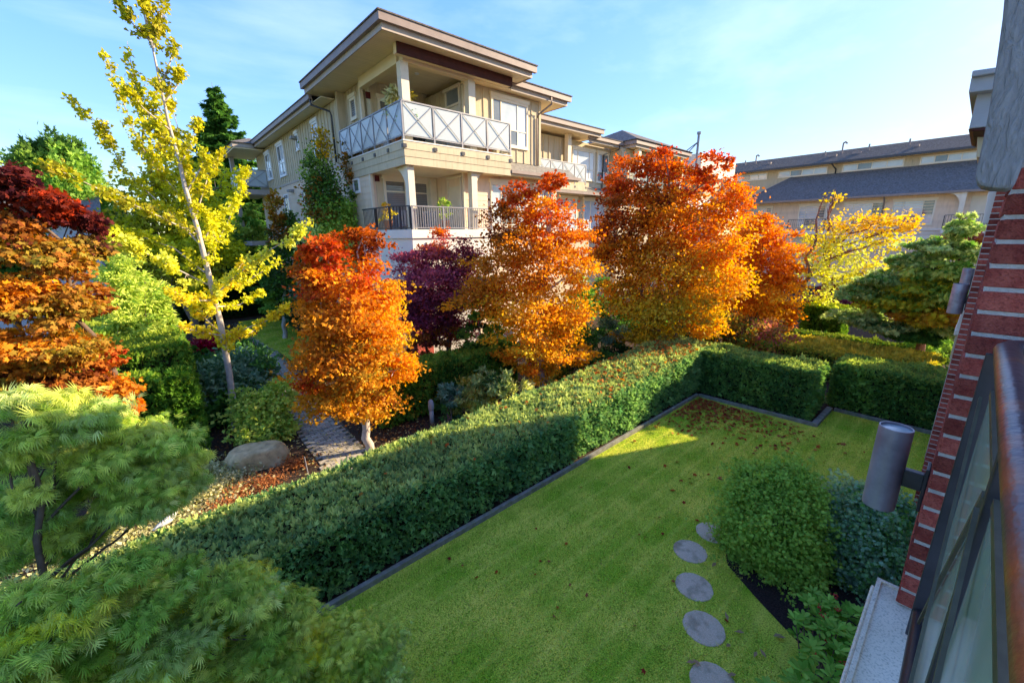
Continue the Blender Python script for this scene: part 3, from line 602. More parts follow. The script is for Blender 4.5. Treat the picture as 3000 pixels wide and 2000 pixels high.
# --- main roof: soffit boards, fascia, gutter, shallow hip
RX0, RX1, RY0, RY1 = 5.90, 11.50, 11.66, 18.43
y_ = RY0+.03
while y_ < RY1-.05:
    box('soffit_board', RX0+.04, RX1-.04, y_, y_+.112, ZS, ZS+.02, SOFF, H); y_ += .12
box('soffit_backing', RX0+.03, RX1-.03, RY0+.03, RY1-.03, ZS+.022, ZS+.05, BROWN, H)
def eave(x0, x1, y0, y1, z, fh, parent, sides=('y-', 'x-'), gut=.12):
    for s in sides:
        if s == 'y-': box('fascia', x0, x1, y0-.0, y0+.03, z-.03, z+fh, GREYT, parent); box('gutter', x0-gut, x1+gut, y0-gut, y0-.004, z+fh*.55, z+fh+.09, GUTT, parent); box('drip_edge', x0-gut-.03, x1+gut+.03, y0-gut-.03, y0+.1, z+fh+.094, z+fh+.13, SHING, parent)
        if s == 'x-': box('fascia', x0, x0+.03, y0+.032, y1, z-.03, z+fh, GREYT, parent); box('gutter', x0-gut, x0-.004, y0-.002, y1+gut*.5, z+fh*.55, z+fh+.09, GUTT, parent); box('drip_edge', x0-gut-.03, x0+.1, y0+.102, y1+gut*.5, z+fh+.094, z+fh+.13, SHING, parent)
        if s == 'x+': box('fascia', x1-.03, x1, y0+.032, y1, z-.03, z+fh, GREYT, parent)
        if s == 'y+': box('fascia', x0+.03, x1-.03, y1-.03, y1, z-.03, z+fh, GREYT, parent)
def hip(x0, x1, y0, y1, z, rise, parent, m=SHING, name='roof'):
    b = MB(); w = min(x1-x0, y1-y0)/2
    if x1-x0 < y1-y0: r0, r1 = ((x0+x1)/2, y0+w, z+rise), ((x0+x1)/2, y1-w, z+rise); b.poly([(x0, y0, z), (x1, y0, z), r0]); b.poly([(x1, y0, z), (x1, y1, z), r1, r0]); b.poly([(x1, y1, z), (x0, y1, z), r1]); b.poly([(x0, y1, z), (x0, y0, z), r0, r1])
    else: r0, r1 = (x0+w, (y0+y1)/2, z+rise), (x1-w, (y0+y1)/2, z+rise); b.poly([(x0, y1, z), (x0, y0, z), r0]); b.poly([(x0, y0, z), (x1, y0, z), r1, r0]); b.poly([(x1, y0, z), (x1, y1, z), r1]); b.poly([(x1, y1, z), (x0, y1, z), r0, r1])
    b.poly([(x0, y0, z-.01), (x0, y1, z-.01), (x1, y1, z-.01), (x1, y0, z-.01)])
    return b.build(name, m, parent)
eave(RX0, RX1, RY0, RY1, ZS, .24, H, ('y-', 'x-', 'x+', 'y+'))
hip(RX0-.1, RX1+.05, RY0-.1, RY1+.1, ZS+.372, .9, H)
# lower roof beyond on the right and over the wing
box('soffit', 9.56, 14.42, 12.6, 17.4, 9.755, 9.79, SOFF, H); eave(11.3, 14.45, 12.57, 16.4, 9.76, .22, H, ('y-', 'x+')); hip(9.6, 14.55, 12.45, 17.4, 10.115, .5, H)
yy = 17.6
while yy < 31.9: box('soffit_board', 6.2, XW-.001, yy, yy+.145, 9.70, 9.72, SOFF, H); yy += .155
eave(6.17, 13.6, 18.5, 31.9, 9.70, .20, H, ('x-',)); box('fascia', 6.17, 13.6, 31.9, 31.93, 9.68, 9.9, GREYT, H); hip(6.05, 13.9, 18.45, 32.0, 10.035, 1.2, H)
# far-end porch roof and balcony of the wing
box('porch_roof', 5.1, 6.15, 29.2, 33.2, 9.62, 9.84, GREYT, H); box('porch_soffit', 5.15, 6.8, 29.25, 33.1, 9.55, 9.615, SOFF, H); box('column', 5.4, 5.62, 32.5, 32.75, 0, 9.54, GREYT, H); hip(5.0, 7.4, 29.1, 33.3, 9.85, .5, H)
box('balcony_slab', 5.3, 6.71, 29.4, 33.0, 7.1, 7.38, GREYT, H); xrail(H, (5.35, 29.45), (5.35, 33.0), 5, 7.42, 8.5); xrail(H, (5.38, 29.45), (6.68, 29.45), 1, 7.42, 8.5, ends=(0, 0))
box('balcony_slab', 5.3, 6.71, 29.4, 33.0, 4.15, 4.4, GREYT, H)
# --- lower deck: chamfered white parapet, balusters, columns with arched brackets
dk = [(6.72, Y0), (10.1, Y0), (10.1, 13.28), (9.28, 13.28), (9.28, 15.0), (6.28, 15.3), (6.28, 12.95)]
b = MB(); b.prism([(x, y, 3.1) for x, y in dk], (0, 0, 1.42)); b.build('parapet_wall', WHITE, H)
dk2 = [(6.69, Y0-.06), (10.16, Y0-.06), (10.16, 13.28), (9.28, 13.28), (9.28, 15.0), (6.22, 15.3), (6.22, 12.92)]
b = MB(); b.prism([(x, y, 4.524) for x, y in dk2], (0, 0, .27)); b.build('parapet_cap', WHITE, H)
lm = MB(); lm.box(7.19, 7.235, Y0-.03, Y0-.002, 4.10, 4.38); lm.box(7.236, 7.36, Y0-.03, Y0-.002, 4.10, 4.145); lm.build('letter_sign', mat('bronze_letter', (.12, .10, .07)), H)
def balrail(parent, pts, z0, z1, m, step=.105, big=.05, side=1, posts=()):
    t = MB()
    for a, b_ in zip(pts, pts[1:]): t.bar((*a, z1), (*b_, z1), .055, .035); t.bar((*a, z0+.05), (*b_, z0+.05), .03, .03)
    r = t.build('balcony_railing', m, parent)
    for a, b_ in zip(pts, pts[1:]):
        a = Vector((*a, 0)); b_ = Vector((*b_, 0)); L = (b_-a).length; n = max(1, int(L/step))
        for k in range(n):
            p = a.lerp(b_, (k+.5)/n); box('baluster', p.x-.009, p.x+.009, p.y-.009, p.y+.009, z0+.066, z1-.018, m, r)
        for f in posts:
            p = a.lerp(b_, f); box('post', p.x-big/2, p.x+big/2, p.y-big/2, p.y+big/2, z0, z1-.018, m, r)
    return r
balrail(H, [(6.78, Y0+.03), (10.05, Y0+.03)], 4.80, 5.52, METAL, .085, posts=(0, .36, .68, 1))
balrail(H, [(6.76, Y0+.07), (6.32, 12.98), (6.30, 15.0)], 4.80, 5.52, DMETAL, .105, posts=(0, .5))
for (cx0, cx1) in ((6.80, 7.02), (9.28, 9.52)): box('column', cx0, cx1, 12.45, 12.68, 4.80, 6.755, CREAM, H)
def arch(parent, p, d, r, th, m=CREAM, n=8):
    """curved bracket: between a post at p (top corner) and the ceiling, reaching r along d"""
    p = Vector(p); d = Vector(d).normalized(); pts = [p, p+d*r] + [p + d*(r-r*math.sin(t)) - Vector((0, 0, r*1.15*(1-math.cos(t)))) for t in [math.pi/2*k/n for k in range(1, n)]] + [p-Vector((0, 0, r*1.15))]
    s = Vector((-d.y, d.x, 0))*th; b = MB(); b.prism([q-s/2 for q in pts], s); return b.build('arched_bracket', m, parent)
arch(H, (6.91, 12.682, 6.75), (0, 1, 0), .8, .12); arch(H, (9.522, 12.56, 6.75), (1, 0, 0), .42, .12)
window(H, 'y', 15.02, 7.25, 8.0, 4.6, 6.55, hs=(.82,), gm=GLASS, sill=False, blind=True); window(H, 'y', 15.02, 8.3, 8.95, 4.6, 6.55, hs=(.82,), gm=GLASS, sill=False, blind=True)
box('pilaster', 8.99, 9.27, 14.75, 15.01, 4.8, 6.75, CREAM, H)
dm = MB(); dm.box(9.262, 9.299, 13.15, 13.9, 4.8, 6.35); dl = dm.build('louvre_door', DOORC, H)
for k in range(14): box('louvre', 9.245, 9.261, 13.32, 13.73, 4.9+k*.075, 4.95+k*.075, DOORC, dl)
for (a, b_, c, d) in ((13.08, 13.14, 4.8, 6.62), (13.91, 13.97, 4.8, 6.62), (13.02, 14.03, 6.625, 6.70)): box('door_frame', 9.235, 9.298, a, b_, c, d, CREAM, dl)
planks('y', 12.98, 9.32, 14.28, 3.2, 6.84, LAP, H, .19); box('corner_board', 9.26, 9.34, 12.93, 13.02, 4.8, 6.84, CREAM, H)
window(H, 'y', 12.955, 10.6, 12.35, 5.0, 6.45, vs=(.25, .75), gm=[GLASSB, GLASS, GLASSB]); window(H, 'y', 12.955, 12.9, 13.9, 5.0, 6.45, vs=(.5,), gm=[GLASSB, GLASS])
# skirt roof between the storeys on the right
b = MB(); b.prism([(11.06, 12.40, 6.92), (11.06, 12.95, 7.34), (11.06, 12.95, 7.26), (11.06, 12.42, 6.87)], (4.0, 0, 0)); sk = b.build('skirt_roof', SHINGW, H)
box('gutter', 11.05, 15.15, 12.28, 12.39, 6.84, 6.95, GUTT, sk); box('fascia', 10.4, 15.1, 12.392, 12.42, 6.78, 6.868, CREAM, H); box('soffit', 10.2, 15.0, 12.43, 12.97, 6.80, 6.815, SOFF, H)
b = MB(); b.poly([(15.06, 12.40, 6.92), (15.06, 16.4, 6.92), (13.21, 16.4, 7.5), (13.21, 12.95, 7.34)]); b.build('skirt_roof', SHINGW, H)
# downspouts
def spout(parent, pts, r=.035, m=GUTT): b = MB(); b.tube(pts, r, 8); return b.build('downspout', m, parent, True)
spout(H, [(13.4, 12.5, 9.86), (13.4, 12.48, 9.62), (13.05, 12.88, 9.25), (13.0, 12.91, 9.1), (13.0, 12.91, 7.36)]); spout(H, [(6.1, 18.55, 9.86), (6.12, 18.5, 9.6), (6.62, 18.0, 9.35), (6.65, 17.95, 9.2), (6.65, 17.95, 7.5)], m=DMETAL)
# brick base at the corner
for k in range(34):
    for j in range(3):
        o_ = .1 if k % 2 else 0
        box('brick', 6.60+j*.215-o_*.0, 6.60+j*.215+.205, Y0-.03, Y0+.07, .35+k*.075, .35+k*.075+.064, BRICK, H)
        box('brick', 6.60-.04, 6.60-.004, Y0+.0+j*.215, Y0+j*.215+.205, .35+k*.075, .35+k*.075+.064, BRICK, H)
box('base_wall', 6.598, 9.3, Y0+.02, 13.28, 0, 3.05, MORT, H)
# --- second module along the row
xrail(H, (15.2, 16.0), (20.1, 16.0), 5, 7.35, 8.40); box('balcony_slab', 15.15, 20.2, 15.95, 16.44, 6.75, 7.30, BATTEN, H)
eave(14.6, 20.7, 15.45, 17.6, 9.86, .24, H, ('y-', 'x+')); box('soffit', 14.6, 20.65, 15.5, 17.5, 9.86, 9.88, SOFF, H); hip(14.4, 20.9, 15.3, 19.5, 10.235, .75, H)
for x in (18.55,): box('column', x, x+.28, 16.02, 16.28, 7.3, 9.85, CREAM, H)
window(H, 'y', 16.44, 15.6, 16.3, 7.4, 9.3, hs=(.78,), gm=GLASS); window(H, 'y', 16.44, 19.45, 21.35, 7.75, 9.2, vs=(.22, .78), gm=GLASSB, hs=(.35,)); window(H, 'y', 16.44, 21.75, 22.75, 7.7, 9.2, vs=(.5,), hs=(.35,), gm=[GLASS, GLASSB])
battens('y', 16.44, 16.6, 22.95, 7.35, 9.68, .4, H, [(19.2, 21.6, 7.0, 9.68), (21.6, 22.9, 7.0, 9.68)])
eave(20.0, 24.0, 15.75, 17.5, 9.62, .2, H, ('y-',)); box('soffit', 20.7, 24.0, 15.78, 16.4, 9.62, 9.64, SOFF, H)
b = MB(); b.prism([(15.2, 15.75, 6.85), (15.2, 16.44, 7.3), (15.2, 16.44, 7.2), (15.2, 15.78, 6.8)], (7.6, 0, 0)); b.build('skirt_roof', SHINGW, H); box('gutter', 15.2, 22.85, 15.62, 15.74, 6.76, 6.88, GUTT, H)
window(H, 'y', 16.44, 17.6, 19.8, 4.9, 6.5, vs=(.25, .75), hs=(.35,), gm=GLASSB); window(H, 'y', 16.44, 20.6, 22.6, 4.9, 6.5, vs=(.3, .7), gm=GLASSB)
box('column', 16.9, 17.15, 15.8, 16.05, 0, 6.75, CREAM, H); arch(H, (17.152, 15.92, 6.74), (1, 0, 0), .7, .14); box('balcony_slab', 14.5, 18.6, 15.7, 16.44, 4.2, 4.5, WHITE, H); xrail(H, (14.6, 15.75), (18.5, 15.75), 4, 4.55, 5.5)
spout(H, [(22.9, 15.7, 9.7), (22.9, 15.72, 9.5), (22.2, 16.35, 9.2), (22.2, 16.37, 7.3)], m=DMETAL)
# --- third module with the hipped porch roof
eave(23.4, 30.2, 14.9, 19, 9.62, .24, H, ('y-', 'x-', 'x+')); box('soffit', 23.45, 30.15, 14.95, 15.58, 9.63, 9.65, SOFF, H); hip(23.2, 30.4, 14.7, 21.5, 10.0, 1.5, H)
for x in (24.0, 29.3): box('column', x, x+.3, 15.05, 15.35, 7.3, 9.6, CREAM, H)
xrail(H, (23.1, 15.55), (23.1, 16.4), 1, 7.3, 8.4, gm=CLEAR); xrail(H, (23.2, 15.1), (29.8, 15.1), 6, 7.3, 8.4, gm=CLEAR); box('balcony_slab', 23.1, 29.9, 15.05, 15.59, 6.8, 7.26, WHITE, H)
window(H, 'y', 15.59, 25, 27.4, 7.6, 9.2, vs=(.5,), gm=GLASSB); window(H, 'y', 15.59, 28, 29.4, 7.6, 9.2, vs=(.5,), gm=GLASS)
wall(31.01, 41, 17, 26, 0, 9.2, BATTEN); eave(30.4, 41, 16.4, 22, 9.2, .22, H, ('y-', 'x-')); hip(30.3, 41.2, 16.2, 26, 9.56, 1.1, H); window(H, 'y', 17, 33, 35, 7.4, 8.9, vs=(.5,), gm=GLASS)
for x in (32.2, 36.5): box('column', x, x+.35, 16.6, 16.95, 4, 9.18, CREAM, H)
wall(31.5, 38.5, 15.95, 16.38, 6.3, 7.2, WHITE, 'balcony_slab')
# penthouse box and flue
PB = cE(1590, 400); pt = atd(*PB, 36.5)
wall(pt.x, pt.x+6.5, pt.y, pt.y+5, 8.8, pt.z, mat('stucco_light', (.74, .64, .50), (.78, .68, .54), scale=3), 'penthouse')
fl = atd(*cE(1545, 400), 36); b = MB(); b.tube([(fl.x, fl.y, 9), (fl.x, fl.y, fl.z+1.35)], .09, 8); b.tube([(fl.x, fl.y, fl.z+1.25), (fl.x, fl.y, fl.z+1.42)], .15, 8); b.tube([(fl.x, fl.y, fl.z+.75), (fl.x-1.3, fl.y+.9, fl.z-.4)], .04, 6); b.tube([(fl.x, fl.y, fl.z+.75), (fl.x-.5, fl.y+.9, fl.z-.4)], .04, 6); b.build('flue', METAL, H)
# ================================================================== FAR BUILDING across the courtyard
G = empty('apartment_building', (46, 8, 0), 'long far building with two tiers of dark shingle roof and a strip of clerestory windows', 'building')
FX = 42.6
wall(FX, 60, -14, 15.7, 0, 7.0, LAP, parent=G); wall(45.5, 60, -14, 19, 7.001, 10.05, BATTEN, parent=G)
def roofrows(parent, x0, z0, x1, z1, y0, y1, y0t, y1t, n, m, name='roof'):
    b = MB()
    for k in range(n):
        t0, t1 = k/n, (k+1)/n; xa, za, xb, zb = x0+(x1-x0)*t0, z0+(z1-z0)*t0, x0+(x1-x0)*t1, z0+(z1-z0)*t1
        ya, yb, yc, yd = y0+(y0t-y0)*t0, y1+(y1t-y1)*t0, y0+(y0t-y0)*t1, y1+(y1t-y1)*t1
        b.poly([(xa, ya, za+.02), (xb, yc, zb), (xb, yd, zb), (xa, yb, za+.02)]); b.poly([(xa, ya, za-.015), (xa, ya, za+.02), (xa, yb, za+.02), (xa, yb, za-.015)])
    return b.build(name, m, parent)
roofrows(G, 41.95, 7.1, 45.5, 9.28, -14, 15.6, -14, 12.6, 22, SHING)
b = MB(); b.poly([(41.95, 15.6, 7.1), (45.5, 12.6, 9.28), (49, 15.6, 7.1)]); b.poly([(45.5, 12.6, 9.28), (49, 12.6, 9.28), (49, 15.6, 7.1)]); b.build('roof', SHING, G)
b = MB(); b.bar((41.97, 15.58, 7.15), (45.48, 12.62, 9.31), .12, .05); b.build('hip_cap', mat('hip_cap_grey', (.2, .2, .21)), G)
box('gutter', 41.75, 41.94, -14, 15.75, 6.95, 7.1, GUTT, G); box('soffit', 41.95, FX, -14, 15.7, 7.001, 7.04, SOFF, G)
roofrows(G, 44.75, 10.15, 48.5, 11.5, -14, 19.4, -14, 19.4, 24, SHING); b = MB(); b.poly([(44.75, 19.4, 10.1), (48.5, 19.4, 11.5), (52.5, 19.4, 10.1)]); b.poly([(48.5, -14, 11.5), (48.5, 19.4, 11.5), (60, 19.4, 8), (60, -14, 8)]); b.build('roof', SHING, G)
box('gutter', 44.55, 44.74, -14, 19.5, 10.0, 10.15, DMETAL, G); box('soffit', 44.75, 45.5, -14, 19.3, 10.052, 10.09, SOFF, G)
for (a, b_) in ((1555, 1975), (970, 1425), (485, 850), (150, 395)):
    ya = onp(*cF(a, 300), 0, 45.5).y; yb = onp(*cF(b_, 250), 0, 45.5).y
    window(G, 'x', 45.5, yb, ya, 9.42, 9.84, vs=(.25, .5, .75), gm=[GLASSB, GLASSB, GLASS], fm=WINF, head=False)
battens('x', 45.5, -2, 18.8, 9.2, 10.04, .55, G, [(onp(*cF(b_, 250), 0, 45.5).y-.12, onp(*cF(a, 300), 0, 45.5).y+.12, 9.0, 10.05) for (a, b_) in ((1555, 1975), (970, 1425), (485, 850), (150, 395))])
for (a, b_) in ((1355, 1660), (980, 1270), (640, 830), (292, 420)):
    ya = onp(*cF(a, 600), 0, FX).y; yb = onp(*cF(b_, 600), 0, FX).y
    window(G, 'x', FX, yb, ya, 5.0, 6.55, vs=(.27, .76), hs=(.36,), gm=[GLASSB, GLASS, GLASSB], fm=WINF)
planks('x', FX, -1.8, 15.6, 3.0, 6.95, LAP, G, .2)
box('band_board', FX-.12, FX-.03, -14, 15.7, 4.25, 4.5, WHITE, G); box('band_board', FX-.22, FX-.03, -14, 15.7, 4.502, 4.62, WHITE, G); box('lower_panel', FX-.06, FX-.026, -14, 15.7, 3.2, 4.248, WHITE, G)
PY = onp(*cF(1860, 560), 0, FX-.6).y
box('column', FX-.75, FX-.5, PY-.25, PY, 4.6, 6.95, CREAM, G); arch(G, (FX-.62, PY+.001, 6.94), (0, 1, 0), .7, .16)
box('balcony_slab', FX-.9, FX-.03, PY-2.4, PY+.6, 4.3, 4.6, WHITE, G); balrail(G, [(FX-.85, PY+.55), (FX-.85, PY-2.2)], 4.62, 5.5, DMETAL, .13, posts=(0, 1)); box('door', FX-.03, FX-.02, PY-1.6, PY-.5, 4.65, 6.7, DOORC, G)
P2 = onp(*cF(850, 560), 0, FX-.6).y
box('column', FX-.75, FX-.5, P2-.25, P2, 4.6, 6.95, CREAM, G); arch(G, (FX-.62, P2-.251, 6.94), (0, -1, 0), .7, .16); box('balcony_slab', FX-.9, FX-.03, P2-.2, P2+2.6, 4.3, 4.6, WHITE, G); balrail(G, [(FX-.85, P2+2.5), (FX-.85, P2-.1)], 4.62, 5.5, DMETAL, .14, posts=(0, 1))
spout(G, [(44.8, onp(*cF(885, 260), 0, 45).y, 10.0), (45.4, onp(*cF(905, 290), 0, 45).y, 9.6), (45.42, onp(*cF(905, 290), 0, 45).y, 9.25)], .05, DMETAL); spout(G, [(41.9, onp(*cF(1285, 500), 0, 42).y, 6.98), (42.5, onp(*cF(1285, 500), 0, 42).y, 6.6), (42.52, onp(*cF(1285, 500), 0, 42).y, 4.7)], .05, GUTT)
for (x, y, h) in ((300, 235, .75), (960, 165, .85), (1165, 145, .5), (1475, 110, .5), (830, 185, .35), (220, 250, .45)):
    p = onp(*cF(x, y), 0, 47.2); b = MB(); zb = 10.15+(47.2-44.75)*.36; b.tube([(47.2, p.y, zb-.1), (47.2, p.y, zb+h)], .06, 7)
    if h > .6: b.tube([(47.2, p.y, zb+h-.02), (47.1, p.y-.16, zb+h+.05), (47.1, p.y-.3, zb+h-.1)], .07, 7)
    b.build('vent_pipe', GUTT, G)
for (x, y) in ((405, 240), (875, 185), (905, 180), (1060, 165), (1090, 160), (1535, 105)):
    p = onp(*cF(x, y), 0, 46.5); zb = 10.15+(46.5-44.75)*.36; box('roof_vent', 46.35, 46.65, p.y-.16, p.y+.16, zb-.02, zb+.16, GUTT, G)
# ================================================================== OWN BUILDING on the right
B = empty('brick_building', (6, -3, 0), 'red brick building at the right edge with mortar joints, grey timber bracket and pale ledge', 'building')
wall(7.0, 17.5, -9, -.48, 0, 7.7, WHITE, parent=B); wall(-12, 6.99, -9, -.48, 0, 3.04, WHITE, parent=B)  # unseen bodies shaped for the light: tall end shades lawn, near end kept low
def pier(x, x1, y, z0, z1, nb, pitch, cor=.03):
    box('pier_core', x+.005, x1-.012, -.479, y-.005, z0, z1, MORT, B)
    n = int((z1-z0)/pitch)
    for k in range(n):
        z = z0+k*pitch+.004; h = pitch-.0128
        j = random.uniform(-.0015, .0015)
        for i in range(nb):
            o = brickmesh('brick', x+j, x+.095+j, y-.205-i*.216+(.108 if k % 2 and i else 0), y-(.0 if i == 0 else .011)-i*.216+(.108 if k % 2 and i else 0), z, z+h, B)
        for i in range(2): brickmesh('brick', x+.106+i*.216, x+.106+i*.216+.205, y-.08, y+random.uniform(-.002, .001), z, z+h, B)
BM = []
for q in range(6):
    bm_ = MB(); bm_.box(-.5, .5, -.5, .5, -.5, .5); o_ = bm_.build('brick_shape', BRICK); me = o_.data; bpy.data.objects.remove(o_)
    me.materials.clear(); me.materials.append(BRICK); BM.append(me)
def brickmesh(name, x0, x1, y0, y1, z0, z1, parent):
    o = bpy.data.objects.new(name, random.choice(BM)); link(o, parent); o.location = Vector(((x0+x1)/2, (y0+y1)/2, (z0+z1)/2))-wloc(parent); o.scale = (x1-x0, y1-y0, z1-z0)
    o.rotation_euler.z = random.uniform(-.012, .012); o.rotation_euler.y = random.uniform(-.004, .004)
    bv = o.modifiers.new('bevel', 'BEVEL'); bv.width = .05; bv.segments = 1
    return o
pier(2.03, 2.56, -.024, 3.145, 5.9, 2, .0745)
pier(8.5, 9.05, 0.0, .1, 5.9, 1, .0745)
box('pier_core', 11.4, 12.2, -.479, 0.01, 0, 6.2, MORT, B)
# ledge under the near pier
b = MB(); b.box(-4, 2.135, -.478, .045, 3.05, 3.14); b.box(-4, 2.135, .0455, .058, 3.0, 3.105); b.build('concrete_ledge', CONC, B, bevel=.006)
b = MB(); b.box(-4, 2.14, .03, .0445, 3.1405, 3.148); b.box(2.12, 2.136, -.3, .03, 3.1405, 3.15); b.build('ledge_rim', CONC, B)
box('lower_wall', -4, 2.1, -.47, -.05, 0, 3.048, mat('render_wall', (.5, .48, .42), (.55, .53, .47), scale=4), B)
# grey timber bracket above the near pier
BX = 1.74
pp = [(2312, -60), (2303, 40), (2288, 150), (2270, 262), (2252, 350), (2243, 388), (2240, 405), (2243, 418), (2252, 427), (2275, 432), (2312, 434), (2328, 430), (2338, 408), (2356, 360), (2440, 340), (2440, -60)]
b = MB(); b.prism([onp(x, y, 0, BX) for x, y in pp], (.16, 0, 0)); br_ = b.build('timber_bracket', ROUGHW, B, bevel=.008)
def plate(pts, X, ext, m, name): b = MB(); b.prism([onp(x, y, 0, X) for x, y in pts], (ext, 0, 0)); return b.build(name, m, B, bevel=.01)
def cG(x, y): return ((2650+x/2.8)/PS, (x*0+y/2.8)/PS)
plate([cG(558, 580), cG(800, 545), cG(830, 585), cG(548, 632)], 6.9, 1.6, GREYP, 'gutter'); plate([cG(549, 634), cG(830, 588), cG(800, 728), cG(525, 762)], 6.96, 1.5, GREYP, 'fascia')
plate([cG(598, 765), cG(800, 730), cG(760, 1030), cG(528, 1056)], 7.1, 1.3, GREYP, 'fascia'); plate([cG(600, 1080), cG(700, 1060), cG(690, 1300), cG(590, 1290)], 7.6, .8, BATTEN, 'eave_post')
plate([cG(518, 1058), cG(700, 1040), cG(700, 1070), cG(560, 1075)], 7.12, 1.4, BROWN, 'eave_board')
plate([(2270, 440), (2312, 440), (2300, 512), (2256, 514)], 8.62, .3, WHITE, 'wall_panel')
def cH(x, y): return ((2600+x/2.6125)/PS, (780+y/2.6125)/PS)
plate([cH(590, 285), cH(640, 285), cH(600, 485), cH(518, 485)], 9.2, .5, WHITE, 'sill_panel'); plate([cH(514, 487), cH(620, 487), cH(610, 530), cH(505, 528)], 9.16, .6, WHITE, 'window_sill'); plate([cH(520, 532), cH(600, 532), cH(540, 735), cH(472, 715)], 9.25, .5, BATTEN, 'lower_panel')
# own balcony railing (glass panels with crossed bars, round bronze handrail)
OLIVE = mat('olive_bronze', (.085, .075, .045), (.14, .125, .075), scale=20, rough=.4, metal=.3, spec=.5)
RL = empty('balcony_railing', (1.85, -.1, 3.2), 'black metal railing with bronze handrail and green glass panels before the brick pier', 'railing')
b = MB(); hr = [(-3.2, -.101, 4.262), (1.70, -.101, 4.262), (1.795, -.101, 4.262), (1.83, -.112, 4.262), (1.853, -.14, 4.262), (1.86, -.19, 4.262), (1.86, -.46, 4.262)]; b.tube(hr, .0265, 18); b.build('handrail', RUST, RL, True)
b = MB(); b.tube([(-3.2, -.088, 3.27), (1.89, -.088, 3.27)], .020, 12); b.build('bottom_rail', DMETAL, RL, True)
b = MB(); b.box(1.858, 1.868, -.150, -.066, 3.16, 4.235); b.build('end_plate', DMETAL, RL, bevel=.003)
for k in range(4):
    x = 1.80-k*.74
    if k: b = MB(); b.box(x-.019, x+.019, -.112, -.084, 3.29, 4.235); b.build('post', DMETAL, RL, bevel=.003)
    b = MB(); b.box(x-.69, x-.045, -.101, -.093, 3.33, 4.13); b.build('pane', GREENG, RL)
    b = MB(); b.box(x-.70, x-.035, -.103, -.091, 4.131, 4.15); b.build('pane_clip', OLIVE, RL)
    bar_obj('brace', (x-.03, -.086, 3.30), (x-.70, -.086, 4.12), .007, .014, OLIVE, RL); bar_obj('brace', (x-.03, -.077, 4.12), (x-.70, -.077, 3.30), .007, .014, OLIVE, RL)
# wall lamps
def lamp(x, y, z0, h, r, ywall, label):
    t = empty('wall_lamp', (x, ywall, (z0+z0+h)/2), label, 'lamp', 'cylinder wall lamps on the brick building')
    b = MB(); n = 40
    b.tube([(x, y, z0+.012), (x, y, z0+.022), (x, y, z0+h-.004), (x, y, z0+h)], [r*.985, r, r, r*.985], n, False)
    b.tube([(x, y, z0+h), (x, y, z0+h-.018)], [r*.90, r*.90], n, False); b.tube([(x, y, z0+.012), (x, y, z0+.03)], [r*.9, r*.9], n, False)
    o0 = len(b.v)
    for k in range(n): a = 2*math.pi*k/n; b.v += [(x+r*.985*math.cos(a), y+r*.985*math.sin(a), z0+h), (x+r*.9*math.cos(a), y+r*.9*math.sin(a), z0+h)]
    for k in range(n): k2 = (k+1) % n; b.f.append((o0+2*k, o0+2*k2, o0+2*k2+1, o0+2*k+1))
    b.build('lamp_body', LAMPM, t, True)
    for zz in (z0+h-.014, z0+.028): b = MB(); b.tube([(x, y, zz), (x, y, zz+.004)], r*.895, n); b.build('lens', LENS, t)
    b = MB(); b.box(x-r*.28, x+r*.28, ywall+.012, y-r*.96, z0+h*.36, z0+h*.56); b.build('arm', DMETAL, t, bevel=.003)
    b = MB(); b.box(x-r*.75, x+r*.75, ywall, ywall+.012, z0+h*.16, z0+h*.66); b.build('wall_plate', DMETAL, t, bevel=.003)
lamp(2.245, .103, 3.415, .385, .056, -.024, 'big near cylinder lamp on the brick pier, rust-stained grey metal seen from above')
c1 = atd(*cH(537, 250), 8.75); lamp(c1.x, c1.y, c1.z-.22, .44, .082, .0, 'lower of the two small grey cylinder lamps on the far brick wall')
c2 = atd(*cH(605, 100), 11.8); lamp(c2.x, c2.y, c2.z-.21, .42, .085, .01, 'upper small grey cylinder lamp, farthest along the brick wall')
# ================================================================== THINGS IN THE GARDEN
def rock(name, c, s, rz, label, seed=1):
    r_ = np.random.default_rng(seed); me = bpy.data.meshes.new(name); import bmesh; bm = bmesh.new(); bmesh.ops.create_icosphere(bm, subdivisions=4, radius=1)
    ph = r_.random((4, 3))*6
    for v in bm.verts:
        p = v.co; n = 1 + .10*math.sin(2.1*p.x+ph[0][0])*math.sin(2.4*p.y+ph[0][1]) + .05*math.sin(5*p.x+ph[1][0]+3*p.z)*math.sin(4*p.y+ph[1][1]) + .02*math.sin(11*p.x+ph[2][0])*math.sin(12*p.y+9*p.z)
        q = p*n; q.z = min(q.z, .62+.10*q.x); q.y = max(q.y, -.78+.1*q.x); v.co = Vector((q.x*s[0], q.y*s[1], q.z*s[2]))
    bm.to_mesh(me); bm.free(); me.materials.append(ROCK); me.polygons.foreach_set('use_smooth', [True]*len(me.polygons))
    o = bpy.data.objects.new(name, me); COL.objects.link(o); o.location = c; o.rotation_euler = (0, 0, rz); return tag(o, label, 'boulder')
rock('boulder', (1.14, 9.35, .12), (.60, .36, .42), R(-20), 'flat-topped tan boulder in the planting bed beside the paved path')
def bollard(p, h, r, label):
    t = empty('path_light', p, label, 'bollard light'); b = MB(); x, y, z = p
    b.tube([(x, y, z-.05), (x, y, z+h*.55)], [r*.75, r*.75], 14); b.build('post', GREYP, t, True)
    b = MB(); b.tube([(x, y, z+h*.55), (x, y, z+h*.6), (x, y, z+h*.8), (x, y, z+h*.93), (x, y, z+h*.985), (x, y, z+h)], [r*.85, r, r, r*.8, r*.45, r*.05], 16); b.build('dome_cap', GREYP, t, True)
bollard((4.85, 8.55, 0), .62, .075, 'rounded grey bollard light rising behind the long hedge by the inner hedge')
